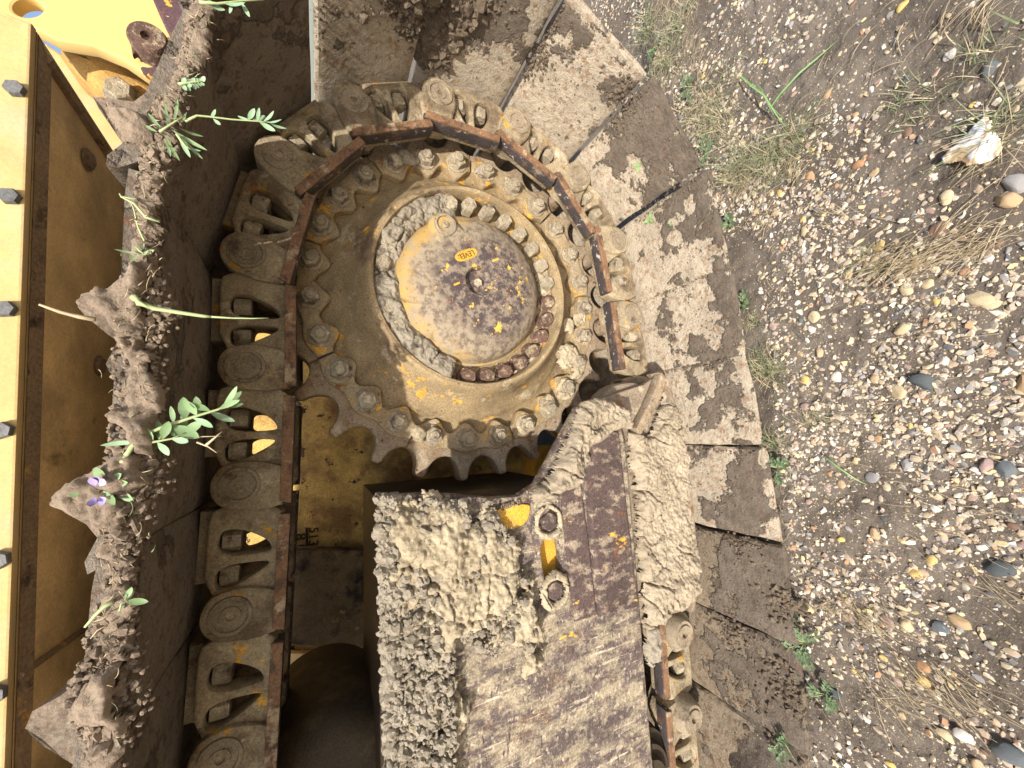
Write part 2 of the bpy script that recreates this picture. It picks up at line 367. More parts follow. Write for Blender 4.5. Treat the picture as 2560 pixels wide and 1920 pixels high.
# ---- chain path: pins as layout (x, z)
pins = [(-1.13, -.17), (-.872, -.166), (-.615, -.161), (-.355, -.155), (-.097, -.15), (.158, -.149), (.418, -.156)]
for a in (-65, -38.6, -12.4, 13.8, 40, 66): pins.append((.43+.577*math.cos(math.radians(a)), .4216+.577*math.sin(math.radians(a))))
pins += [(.39, .994), (.12, 1.022), (-.15, 1.060), (-.42, 1.095), (-.69, 1.105), (-.96, 1.105), (-1.23, 1.105)]
RY = lambda a: Matrix.Rotation(a, 4, 'Y')
def frame_at(p, q, Y=1.0):
    dx, dz = q[0]-p[0], -(q[1]-p[1]); L = math.hypot(dx, dz)
    o = W(p[0], Y, p[1]); ux = Vector((dx/L, 0, dz/L)); uz = Vector((-ux.z, 0, ux.x))
    return Matrix(((ux.x, 0, uz.x, o.x), (0, 1, 0, o.y), (ux.z, 0, uz.z, o.z), (0, 0, 0, 1))), L

def circ(cx, cy, r, a0, a1, n): return [(cx+r*math.cos(math.radians(a0+(a1-a0)*i/n)), cy+r*math.sin(math.radians(a0+(a1-a0)*i/n))) for i in range(n+1)]
def link_mesh():
    mb = MB()
    web = [(-.02, -.092), (.185, -.092), (.212, -.06), (.222, -.01), (.214, .030), (.205, .046), (.185, .051), (.075, .051), (.058, .044), (.04, .036), (.0, .0)]
    near = chaikin([(.048, .032), (.048, .008), (.066, -.028), (.086, -.060), (.095, -.058), (.095, .032)], 2)
    far = chaikin([(.113, .032), (.113, -.060), (.122, -.064), (.140, -.052), (.158, -.022), (.167, .006), (.163, .032)], 2)
    plate(mb, [web, near, far], .012, .060, .005, 0, True)
    plate(mb, [[(.06, .040), (.205, .040), (.205, .070), (.06, .070)]], .032, .10, .004, 0, True)
    boss = circ(0, 0, .052, 35, 185, 18)+[(-.057, -.04), (-.046, -.094), (.03, -.094), (.046, -.045), (.052, -.01)]
    plate(mb, [chaikin(boss, 1)], .0, .075, .007, 0, True)
    lathe(mb, [(.0, -.003*U), (.010*U, -.003*U), (.012*U, .008*U)], 20, Matrix.Translation((.258*U, .05*U, 0)), 0)
    plate(mb, [circ(.258, 0, .050, 0, 345, 20)], .06, .10, .006, 0, True)
    plate(mb, [[(-.046, -.0965), (.190, -.0965), (.192, -.074), (-.040, -.074)]], -.006, .002, .002, 2, True)   # rusty side of the rail
    plate(mb, [[(-.047, -.097), (.192, -.097), (.192, -.078), (-.047, -.078)]], .0005, .040, .003, 1, True)
    return mb.mesh('track_link', [M_LINK, M_RAIL, M_RAILSIDE])
LINK = link_mesh()
def pin_mesh(r=.030):
    mb = MB(); T = Matrix.Identity(4)
    lathe(mb, [(.0075*U, .012*U), (.0085*U, -.003*U), (.018*U, -.0035*U), (.0185*U, -.001*U), (.029*U, -.001*U), (.031*U, -.0045*U), (.037*U, -.004*U), (.039*U, .004*U)], 28, T)
    lathe(mb, [(0, .012*U), (.0075*U, .012*U)], 28, T, 1)
    return mb.mesh('pin', [M_PIN, M_OILY], 50)
PIN = pin_mesh()
def hex_bolt(r, h, washer=True, stud=False, chamfer=.12):
    """axis -y towards the lens, base at y=0; metres"""
    mb = MB(); 
    if washer: lathe(mb, [(r*1.28, 0), (r*1.28, -h*.14), (r*1.22, -h*.18), (0, -h*.18)], 20, ID)
    def ring(rad, y): return [(rad*math.cos(PI/3*i), y, rad*math.sin(PI/3*i)) for i in range(6)]
    v = ring(r, -h*.1)+ring(r, -h*(1-chamfer))+ring(r*.88, -h)
    f = [(i, (i+1) % 6, 6+(i+1) % 6, 6+i) for i in range(6)]+[(6+i, 6+(i+1) % 6, 12+(i+1) % 6, 12+i) for i in range(6)]+[(12, 13, 14, 15, 16, 17)]
    mb.add(v, f)
    if stud: lathe(mb, [(r*.55, -h), (r*.55, -h*1.22), (r*.42, -h*1.32), (0, -h*1.32)], 16, ID)
    return mb
NUT = hex_bolt(.0185, .030, False).mesh('bolt', [M_BOLT], 30)
BUSH = MB(); lathe(BUSH, [(.032*U, .10*U), (.032*U, .31*U)], 16, ID); BUSH = BUSH.mesh('bushing', [M_TOOTH])

shoe_jit = {}
def shoe_mesh(mat, seed, L=.268, arc=False):
    """plate across the chain with bent overlapping tail, worn uneven edge; local x along, y depth, z outward"""
    r = np.random.default_rng(seed)
    prof = [(-.060, .102), (-.056, .090), (-.040, .076), (-.02, .072), (.06, .070), (.12, .070), (.17, .072), (.198, .076), (.206, .078)]
    under = [(.208, .092), (.17, .094), (.05, .094), (-.02, .096), (-.046, .106)]
    if arc:
        prof = [(-.064, .080), (-.058, .073), (-.04, .071), (0, .070), (.06, .070), (.12, .070), (.17, .070), (.198, .072), (.205, .078)]
        under = [(.205, .088), (.17, .092), (.05, .092), (-.04, .092), (-.062, .090)]
    P = prof+under; k = len(P)
    ys = np.linspace(-.325, .70, 42); V = []
    for j, y in enumerate(ys):
        for i, (a, b) in enumerate(P):
            e = .006*(vn(np.array(a*30+seed*7.), np.array(y*22+seed), seed)-.5) if i in (0, 8, 9, 13) else .0
            bb = .004*(vn(np.array(a*18+seed*3.), np.array(y*14.), seed+3)-.5)
            yy = y
            if j == 0: yy = y+.014*(vn(np.array(a*26.), np.array(seed*3.), seed+8)-.3)
            V.append(((a*L/.268+float(e))*U, yy*U, (b+float(bb))*U))
    F = []
    for j in range(len(ys)-1):
        for i in range(k): F.append((j*k+i, (j+1)*k+i, (j+1)*k+(i+1) % k, j*k+(i+1) % k))
    F.append(tuple(range(k))); F.append(tuple((len(ys)-1)*k+i for i in range(k))[::-1])
    mb = MB(); mb.add(V, F); return mb.mesh('track_shoe', [mat], 40)
def grouser_mesh(seed):
    r = random.Random(seed); mb = MB(); n = 30
    prof = [(-.026, .090), (-.010, .110), (.012, .130), (.024, .137), (.038, .131), (.056, .112), (.082, .090)]
    ys = np.linspace(-.318, .69, n); V = []; k = len(prof)
    for j, y in enumerate(ys):
        for i, (a, b) in enumerate(prof):
            wv = float(vn(np.array(y*12.), np.array(seed*5.+i*1.3), seed))-.5
            V.append(((a+.020*wv)*U, (y+(.014*r.random()*(b > .1) if j == 0 else 0))*U, (b+.022*wv*(b-.09)/.045)*U))
    F = [(j*k+i, (j+1)*k+i, (j+1)*k+i+1, j*k+i+1) for j in range(n-1) for i in range(k-1)]
    F.append(tuple(range(k))); F.append(tuple((n-1)*k+i for i in range(k))[::-1])
    mb.add(V, F); return mb.mesh('grouser', [M_WORNSHOE], 50)
GROUSERS = [grouser_mesh(i) for i in range(4)]

for k in range(len(pins)-1):
    M, L = frame_at(pins[k], pins[k+1]); ML = LOC @ M
    lk = obj('track_link', LINK, dozer, M=ML)
    S = Matrix.Translation((0, 0, 0))
    for un, jit in ((.071, .0), (.140, .0)):
        b = obj('bolt', NUT, lk, M=Matrix.Translation((un*U, .040*U, .030*U)) @ Matrix.Rotation(PI/2, 4, 'X') @ Matrix.Rotation(random.uniform(0, 1), 4, 'Y'))
    obj('pin', PIN, lk, M=Matrix.Rotation(random.uniform(0, 6), 4, 'Y'))
    obj('bushing', BUSH, lk)
    # the inner row of links behind the sprocket
    inner = Matrix.Translation((0, .40*U, 0)) @ Matrix.Scale(-1, 4, Vector((0, 1, 0)))
    il = obj('track_link', LINK, dozer, M=ML @ inner)
    top = k < 6 or k == 6; bottom = k > 13
    mat = M_SHOESHADE if k <= 7 else (M_SHOEDARK if k >= 16 else M_SHOE)
    Ls = .268*L/.258 if 6 <= k <= 12 else (.292 if k == 5 else (L/.258*.272 if k < 6 else (L*1.035 if k == 13 else L*.978)))
    if 6 <= k <= 12: Ls = {6: .290, 7: .263, 8: .268}.get(k, L*1.084)
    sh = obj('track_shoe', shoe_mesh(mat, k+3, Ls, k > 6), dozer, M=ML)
    obj('grouser', GROUSERS[k % 4], sh, M=Matrix.Translation((0, .0 if k < 7 else .16, 0)))

# ---- sprocket
AX, AZ = .43, .4216
def around(a, R, Y, face=True):         # local frame at angle a (degrees, z-down sense) on the sprocket axis
    t = math.radians(a); return Matrix.Translation(W(AX+R*math.cos(t), Y, AZ+R*math.sin(t)))
def seg_outline(a0):
    P = []
    step = 360/27
    for i in range(3):                  # teeth: tip in the middle of each step
        c = a0+step*i
        g0 = c-step/2                   # gap centre before the tip
        for q in range(7):              # half of the gap arc then the tip
            th = q/6; ang = 90*th
            r = .572-.060*math.cos(math.radians(ang*1.0)); da = math.degrees(.0500*math.sin(math.radians(ang))/.56)
            P.append((g0+da, r))
        P += [(c-.85, .582), (c+.85, .582)]
        g1 = c+step/2
        for q in range(6, 0 if i < 2 else -1, -1):
            ang = 90*q/6; r = .572-.060*math.cos(math.radians(ang)); da = math.degrees(.0500*math.sin(math.radians(ang))/.56)
            P.append((g1-da, r))
    return P
def pol(P): return [(AX+r*math.cos(math.radians(a)), AZ+r*math.sin(math.radians(a))) for a, r in P]
OFF = 142.5; STEP = 360/27
hexmesh = hex_bolt(.0215, .024, True, True).mesh('bolt', [M_BOLT], 30)
for s in range(9):
    a0 = OFF+STEP*(3*s-1)
    outer = seg_outline(a0); mb = MB(); e0, e1 = a0-STEP/2, a0+2.5*STEP
    inner = [(e1-.15, .518)]+[(e1-.15-(e1-e0-.3)*i/18, .455) for i in range(19)]
    P = pol(outer)+pol([(a, r) for a, r in inner][1:])
    plate(mb, [P], 1.142, 1.205, .007, 0)
    # proud bolting pad with a scalloped inner edge
    pad = [(e0+.3+(e1-e0-.6)*i/24, .492+.006*math.cos(math.radians((e0+.3+(e1-e0-.6)*i/24-a0)*27))) for i in range(25)]
    pad += [(e1-.3-(e1-e0-.6)*i/36, .424-.018*math.cos(math.radians((e1-.3-(e1-e0-.6)*i/36-a0)*27))) for i in range(37)]
    plate(mb, [pol(pad)], 1.130, 1.165, .005, 1)
    sg = part('sprocket_segment', mb, [M_TOOTH, M_SEG])
    for i in range(3):
        o = obj('bolt', hexmesh, sg, M=around(a0+STEP*i, .457, 1.131) @ Matrix.Rotation(random.uniform(0, 1), 4, 'Y') @ Matrix.Scale(random.uniform(.92, 1.06), 4))

# ---- hub: web, ring, cover
def lathe_part(name, prof, mats, n=128, parent=None, idx=None, smooth=40, center=None):
    mb = MB(); cc = center or (AX, AZ); T = Matrix.Translation(W(cc[0], 1, cc[1]))
    if idx is None: lathe(mb, [(r*U, (y-1)*U) for r, y in prof], n, T)
    else:
        for a, b, m in idx: lathe(mb, [(r*U, (y-1)*U) for r, y in prof[a:b+1]], n, T, m)
    return part(name, mb, mats, parent=parent, smooth=smooth)
hub = lathe_part('hub', [(.47, 1.20), (.47, 1.160), (.425, 1.158), (.402, 1.150), (.392, 1.134), (.380, 1.124), (.360, 1.108), (.342, 1.085), (.326, 1.055), (.314, 1.030), (.308, 1.020), (.303, 1.016), (.294, 1.017), (.290, 1.024), (.288, 1.075), (.10, 1.075)], [M_HUB], center=(.426, .408))
CX, CZ = .420, .397
cover = lathe_part('hub_cover', [(.230, 1.075), (.230, 1.060), (.224, 1.056), (.221, 1.040), (.215, 1.020), (.202, 1.002), (.180, .988), (.150, .979), (.11, .973), (.08, .971), (.046, .970), (.043, .971), (.036, .989), (.022, .993), (.0, .993)],
                   [M_COVER], center=(CX, CZ))
# cap and plug in the middle
mbp = hex_bolt(.0105, .009, False); part('plug', mbp, [M_BOLT], M=LOC @ Matrix.Translation(W(CX, .992, CZ)), smooth=30)
# filler lobe with its ring
def lobe():
    vx, vz = at(958, 492, .995); mb = MB()
    d = Vector((vx-CX, vz-CZ)); d.normalize(); n = Vector((-d.y, d.x))
    P = []
    for r, wd in ((.0, .0),): pass
    base = [Vector((vx, vz))-d*.09+n*.085, Vector((vx, vz))-d*.03+n*.055, Vector((vx, vz))+n*.043]
    arc = [Vector((vx, vz))+.043*(math.cos(t)*n+math.sin(t)*d) for t in np.linspace(0, PI, 12)]
    tail = [Vector((vx, vz))-n*.043, Vector((vx, vz))-d*.03-n*.055, Vector((vx, vz))-d*.09-n*.085]
    P = base+arc[1:-1]+tail
    plate(mb, [[tuple(p) for p in P]], .978, 1.07, .016, 0)
    o = part('filler_boss', mb, [M_COVER], smooth=60)
    m2 = MB(); T = Matrix.Translation(W(vx, .978, vz))
    lathe(m2, [(.0265, .001), (.0255, -.004), (.0205, -.0045), (.0190, .006), (.0, .006)], 28, T)
    lathe(m2, [(.0085, .006), (.0080, -.004), (.004, -.005), (.0, -.002)], 14, T)
    part('filler_plug', m2, [M_BOLT])
lobe()
def text_mesh(body, size, depth, mat, name):
    cu = bpy.data.curves.new('t', 'FONT'); cu.body = body; cu.size = size; cu.extrude = depth; cu.align_x = 'CENTER'; cu.align_y = 'CENTER'
    o = bpy.data.objects.new('t', cu); C.objects.link(o); dg = bpy.context.evaluated_depsgraph_get()
    me = bpy.data.meshes.new_from_object(o.evaluated_get(dg)); bpy.data.objects.remove(o); bpy.data.curves.remove(cu)
    me.name = name; me.materials.clear(); me.materials.append(mat); return me
def facing(x, Y, z, deg):               # text plane facing the lens side; deg = reading direction turned in the picture
    # picture right = world down, picture up = world +x
    t = math.radians(deg); right = Vector((math.sin(t), 0, -math.cos(t))); up = Vector((math.cos(t), 0, math.sin(t))); nrm = Vector((0, -1, 0))
    return Matrix(((right.x, up.x, nrm.x, 0), (right.y, up.y, nrm.y, 0), (right.z, up.z, nrm.z, 0), (0, 0, 0, 1))), W(x, Y, z)
def put_text(name, body, size, px, py, Y, deg, mat, depth=.0008, sy=1.):
    x, z = at(px, py, Y); R, p = facing(x, Y, z, deg)
    return obj(name, text_mesh(body, size, depth, mat, name), dozer, M=LOC @ Matrix.Translation(p) @ R @ Matrix.Diagonal((1, sy, 1, 1)))
# LEVEL plaque on the cover, upside down in the picture
lx, lz = at(1006, 552, .976)
R, p = facing(lx, .974, lz, 208)
mb = MB(); a, b = .030, .0125; P = chaikin([(-a, -b), (a, -b), (a, b), (-a, b)], 2)
v, f = flat_plate([P], .0035, .0008); mb.add(v, f)
plq = part('level_plaque', mb, [M_YPAINT], M=LOC @ Matrix.Translation(p) @ R)
obj('lettering', text_mesh('LEVEL', .0185, .0042, M_OILY, 'lettering'), plq, M=Matrix.Diagonal((.90, 1, 1, 1)))
for px, py in ((1069, 563), (987, 614)):
    x, z = at(px, py, .976); R, p = facing(x, .975, z, 28); mb = MB(); box(mb, (-.010, -.0022, -.004), (.010, .0022, .0038))
    part('level_mark', mb, [M_YPAINT], M=LOC @ Matrix.Translation(p) @ R)
# hub bolts
hb = hex_bolt(.0198, .038, False).mesh('bolt', [M_BOLT], 30); hbr = hex_bolt(.0190, .030, True).mesh('bolt', [M_BOLTR], 30)
NB = 27; HX, HZ = .421, .405
hub_angles = [i*360/NB for i in range(NB)]
HBOFF = -2.
for i, a in enumerate(hub_angles):
    aa = (a+HBOFF) % 360
    rusty = 85 < aa < 215
    o = obj('bolt', hbr if rusty else hb, hub, M=Matrix.Translation(W(HX+.2645*math.cos(math.radians(aa)), 1.072, HZ+.2645*math.sin(math.radians(aa)))) @ Matrix.Rotation(random.uniform(0, 1), 4, 'Y'))
# housing behind the sprocket
lathe_part('final_drive_housing', [(.36, 1.21), (.36, 1.35), (.30, 1.40), (.30, 1.9)], [M_OILY], 64)

# ---- roller frame
FY = .86
fr = [(818, 1074), (900, 1066), (980, 1068), (1060, 1076), (1120, 1072), (1160, 1045), (1190, 990), (1222, 930), (1250, 878), (1300, 866), (1336, 900), (1352, 960), (1372, 1180), (1398, 1500), (1412, 1659), (1440, 1980), (862, 1980), (846, 1659), (836, 1400), (824, 1200)]
slot = chaikin([(1168, 1170), (1198, 1160), (1212, 1176), (1216, 1232), (1208, 1266), (1182, 1264), (1172, 1222)], 2)
mb = MB(); plate(mb, [pts(fr, FY), pts(slot, FY)[::-1]], FY, FY+.032, .006)
frame = part('roller_frame', mb, [M_FRAME])
mb = MB(); plate(mb, [pts([(900, 1100), (1330, 1100), (1400, 1900), (900, 1900)], FY+.035)], FY+.035, FY+.06, .004); part('inner_frame_plate', mb, [M_YPAINT])
mb = MB()
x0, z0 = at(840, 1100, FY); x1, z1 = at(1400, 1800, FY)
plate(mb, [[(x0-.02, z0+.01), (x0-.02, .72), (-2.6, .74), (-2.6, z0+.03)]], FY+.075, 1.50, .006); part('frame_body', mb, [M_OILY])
mb = MB(); plate(mb, [pts([(1266, 950), (1300, 925), (1338, 935), (1356, 1100), (1381, 1312), (1299, 1334), (1282, 1180)], FY-.02)], FY-.02, FY+.02, .006); part('wear_bar', mb, [M_BAR])
mb = MB(); plate(mb, [pts([(1212, 1052), (1256, 1046), (1274, 1180), (1290, 1330), (1244, 1345), (1226, 1200)], FY-.008)], FY-.008, FY+.02, .005); part('wear_strip', mb, [M_BAR])
# cast pocket with numerals
mb = MB(); plate(mb, [chaikin(pts([(1066, 1108), (1090, 1092), (1140, 1088), (1146, 1096), (1138, 1130), (1102, 1146), (1082, 1136)], FY-.004), 1)], FY-.006, FY+.01, .002); part('cast_pocket', mb, [M_YPAINT])
put_text('cast_numerals', '0III/\\-8', .017, 1103, 1092, FY-.0075, 8, M_FRAME, .0012)
big = hex_bolt(.0195, .010, True).mesh('bolt', [M_BAR], 30)
for px, py in ((1183, 1126), (1196, 1274)):
    x, z = at(px, py, FY); obj('bolt', big, frame, M=Matrix.Translation(W(x, FY+.001, z)))
# guide guard hanging in front of the chain
gp = [(1250, 880), (1330, 850), (1392, 830), (1424, 806), (1438, 822), (1462, 900), (1480, 1000), (1494, 1120), (1500, 1200), (1500, 1270), (1490, 1318), (1440, 1330), (1405, 1345), (1360, 1350), (1340, 1000)]
mb = MB(); plate(mb, [pts(gp, .905)], .905, .93, .004); guard = part('guide_guard', mb, [M_GUARD])
mb = MB(); rim = pts([(1424, 806), (1438, 822), (1462, 900), (1480, 1000), (1494, 1120), (1501, 1200), (1502, 1270), (1492, 1318)], .885)
rin = [(x, z-.014) for x, z in rim]; plate(mb, [rim+rin[::-1]], .872, .93, .004); obj('rim', mb.mesh('rim', [M_GUARD]), guard)
mb = MB(); plate(mb, [pts([(1372, 925), (1395, 880), (1412, 842), (1424, 808), (1436, 822), (1424, 862), (1402, 900), (1378, 948)], .875)], .868, .90, .004); obj('gusset', mb.mesh('gusset', [M_TOOTH]), guard)
mb = MB(); plate(mb, [chaikin(pts([(1290, 870), (1312, 838), (1350, 822), (1392, 826), (1386, 850), (1340, 872)], .93), 2)], .93, 1.0, .02); part('guard_bracket', mb, [M_GUARD])
# track roller showing under the guard
mb = MB(); rx, rz = at(1395, 1655, 1.03); T = Matrix.Translation(W(rx-.0, 1.0, rz-.02))
lathe(mb, [(0, -.02*U), (.055*U, -.02*U), (.06*U, .0), (.085*U, .0), (.09*U, .02*U), (.115*U, .025*U), (.12*U, .07*U), (.09*U, .09*U), (.09*U, .4*U)], 48, T); part('track_roller', mb, [M_OILY])
mb = MB(); rx, rz = at(1378, 1385, .97); T = Matrix.Translation(W(rx+.05, 1.0, rz-.08))
lathe(mb, [(0, -.02*U), (.055*U, -.02*U), (.06*U, .0), (.085*U, .0), (.09*U, .02*U), (.115*U, .025*U), (.12*U, .07*U), (.09*U, .09*U), (.09*U, .4*U)], 48, T); part('track_roller', mb, [M_SEG])
# protruding pin end caps on the lower run
for i, (px, py) in enumerate(((1480, 1372), (1500, 1556))):
    x, z = at(px, py, .965); mb = MB(); T = Matrix.Translation(W(x, .965, z))
    lathe(mb, [(.0, .010), (.008, .010), (.009, .0), (.024, -.001), (.025, .003), (.034, .002), (.040, .008), (.046, .03), (.056, .07), (.058, .11)], 40, T)
    part('pin_cap', mb, [M_PIN], smooth=50)
# carrier roller behind the upper run
mb = MB(); rx, rz = at(705, 1700, 1.2); T = Matrix.Translation(W(rx, 1.15, rz))
lathe(mb, [(0, .0), (.045*U, .0), (.05*U, .012*U), (.115*U, .016*U), (.15*U, .03*U), (.175*U, .06*U), (.185*U, .11*U), (.18*U, .4*U)], 72, T); part('carrier_roller', mb, [M_SLATE])

# ---- hull behind the track
HY = 1.95
mb = MB(); plate(mb, [[(-3.0, -.75), (.60, -.75), (.60, 1.1), (-3.0, 1.1)]], HY, HY+.5, .01); hullp = part('hull_side', mb, [M_HULL])
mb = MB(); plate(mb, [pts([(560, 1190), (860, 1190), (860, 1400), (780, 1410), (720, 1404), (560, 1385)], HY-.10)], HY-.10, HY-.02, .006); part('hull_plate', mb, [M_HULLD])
mb = MB(); plate(mb, [pts([(560, 1412), (760, 1408), (762, 1530), (560, 1560)], HY-.03)], HY-.03, HY-.004, .004)
plate(mb, [pts([(770, 1410), (900, 1400), (900, 1500), (772, 1525)], HY-.03)], HY-.03, HY-.004, .004); part('hull_panel', mb, [M_UNDER])
put_text('painted_mark', '8 0', .050, 648, 1172, HY-.003, -90, M_OILY, .001)
put_text('painted_mark', '513L', .045, 676, 1166, HY-.003, -90, M_OILY, .001)
mb = MB(); tube(mb, [W(*at(662, 1150, HY-.003), 0) if False else W(at(662, 1140, HY)[0], HY-.004, at(662, 1140, HY)[1]), W(at(663, 1190, HY)[0], HY-.004, at(663, 1190, HY)[1])], .004, 6); part('weld_bead', mb, [M_OILY])
mb = MB(); x, z = at(1205, 1010, 1.5); T = Matrix.Translation(W(x-.02, 1.5, z)); lathe(mb, [(.10, .1), (.10, 0), (.085, -.01), (.07, 0), (.07, .1)], 40, T); part('hose_ring', mb, [M_YPAINT])

# ---- fender
E0 = pts([(75, 60), (40, 900), (20, 1659)], .78); SL = (E0[2][1]-E0[0][1])/(E0[2][0]-E0[0][0])
zf = lambda x: E0[0][1]+SL*(x-E0[0][0])
mb = MB(); xe = E0[0][0]
tp = at(0, 42, .78)
plate(mb, [[(xe, zf(xe)), (-2.6, zf(-2.6)), (-2.6, -1.2), (tp[0]+.05, -1.2), (tp[0]+.004, tp[1]), (xe+.006, zf(xe)-.05)]], .772, .786, .003); fender = part('fender_skin', mb, [M_SKIN])
mb = MB(); rear = [(xe-.002, .79), (at(300, 420, 1.16)[0]+.01, 1.16), (.575, 1.40)]
V = []; 
def under_pt(x, Y, dz=0): return W(x, Y, zf(x)+dz)
for dz in (0., -.012):
    V += [under_pt(rear[0][0], .785, dz), under_pt(rear[1][0], 1.16, dz), under_pt(rear[2][0], 1.40, dz), under_pt(-2.6, 1.40, dz), under_pt(-2.6, .785, dz)]
mb.add(V, [(0, 1, 2, 3, 4), (9, 8, 7, 6, 5), (0, 5, 6, 1), (1, 6, 7, 2)]); part('fender_underside', mb, [M_UNDER])
mb = MB()                                                 # folded, dirt-packed lip along the outer edge
V = [under_pt(xe-.004, .787, .0015), under_pt(-2.6, .787, .0015), under_pt(-2.6, .810, .006), under_pt(xe-.03, .810, .006), under_pt(-2.6, .813, -.004), under_pt(xe-.03, .813, -.004), under_pt(xe-.004, .787, -.004), under_pt(-2.6, .787, -.004)]
mb.add(V, [(0, 1, 2, 3), (3, 2, 4, 5), (0, 3, 5, 6)]); part('fender_lip', mb, [M_UNDERDIRT])
mb = MB(); a = W(xe-.03, .80, zf(xe)+.004); b = W(.565, 1.20, zf(.565)+.004); c = W(.54, 1.38, zf(.54)+.004); tube(mb, [a, b, c], [.008, .008, .008], 6); part('edge_flange', mb, [M_UNDERDIRT])
p1 = atz(50, 1458, zf(-.40)); p2 = atz(235, 1325, zf(-.45)); mb = MB(); tube(mb, [W(p1[0], p1[1], zf(p1[0])+.002), W(p2[0], p2[1], zf(p2[0])+.002)], .004, 6); part('weld_seam', mb, [M_UNDERDIRT])
fb = hex_bolt(.0100, .0070, False, False, .3).mesh('bolt', [M_DARKBOLT], 30)
for px, py in ((33, 193), (22, 425), (12, 668), (5, 930), (-2, 1210), (-10, 1500)):
    x, z = at(px, py, .77); obj('bolt', fb, fender, M=Matrix.Translation(W(x, .7722, z)) @ Matrix.Rotation(random.uniform(0, 1), 4, 'Y'))
ub = hex_bolt(.013, .006, True).mesh('bolt', [M_UNDERDIRT], 30)
for px, py in ((188, 345), (212, 790)):
    z0 = zf(.1); x, Y = atz(px, py, z0); z0 = zf(x); x, Y = atz(px, py, z0)
    obj('bolt', ub, dozer, M=LOC @ Matrix.Translation(W(x, Y, z0+.001)) @ Matrix.Rotation(PI/2, 4, 'X') @ Matrix.Rotation(random.uniform(0, 1), 4, 'Y'))

# ---- ripper gear at the back of the machine
RYY = 1.55
rip = [(-160, -160), (-160, 30), (0, 38), (85, 66), (120, 86), (200, 100), (262, 126), (310, 160), (350, 168), (384, 156), (408, 125), (420, 90), (432, 20), (440, -160)]
mb = MB(); hole = [(60+33*math.cos(t), 16+20*math.sin(t)) for t in np.linspace(0, 2*PI, 24, endpoint=False)]
plate(mb, [pts(rip, RYY), pts(hole, RYY)[::-1]], RYY, RYY+.045, .008); ripper = part('ripper_arm', mb, [M_RIPPER])
tipm = chaikin([(290, -160), (322, -20), (352, 50), (378, 100), (362, 134), (325, 146), (300, 142), (310, 160), (350, 168), (384, 156), (408, 125), (420, 90), (432, 20), (440, -160)], 1)
mb = MB(); plate(mb, [pts(tipm, RYY-.006)], RYY-.008, RYY+.02, .006); part('worn_arm_tip', mb, [M_RIPWORN])
x, z = at(328, 103, RYY-.02); mb = MB(); T = Matrix.Translation(W(x, RYY-.01, z))
lathe(mb, [(.0, -.03), (.012, -.03), (.014, -.045), (.040, -.045), (.044, -.038), (.044, .01)], 32, T); plate(mb, [pts([(288, 76), (298, 72), (312, 92), (340, 112), (330, 128), (322, 118), (302, 116), (288, 124), (284, 100)], RYY-.02)], RYY-.03, RYY-.008, .006); part('pin_retainer', mb, [M_BOLTR])
mb = MB(); plate(mb, [chaikin(pts([(100, 84), (180, 90), (262, 122), (330, 170), (380, 200), (400, 260), (380, 330), (300, 250), (262, 205), (200, 176), (150, 130)], 1.75), 1)], 1.75, 2.0, .05); part('ripper_shank', mb, [grime('shank_paint', (.46, .27, .08), [((.22, .13, .05), 5, .5, .12), (RUST, 20, .62, .05)], bump=.3)], smooth=60)
x, z = at(258, 195, 1.72); mb = hex_bolt(.035, .04, True); part('bolt', mb, [M_BOLT], M=LOC @ Matrix.Translation(W(x, 1.75, z)), smooth=30)
mb = MB(); plate(mb, [pts([(96, 90), (135, 118), (210, 178), (262, 216), (330, 236), (420, 380), (420, 620), (200, 480), (60, 200)], 2.05)], 2.05, 2.2, .01); part('rear_beam', mb, [M_SKIN])

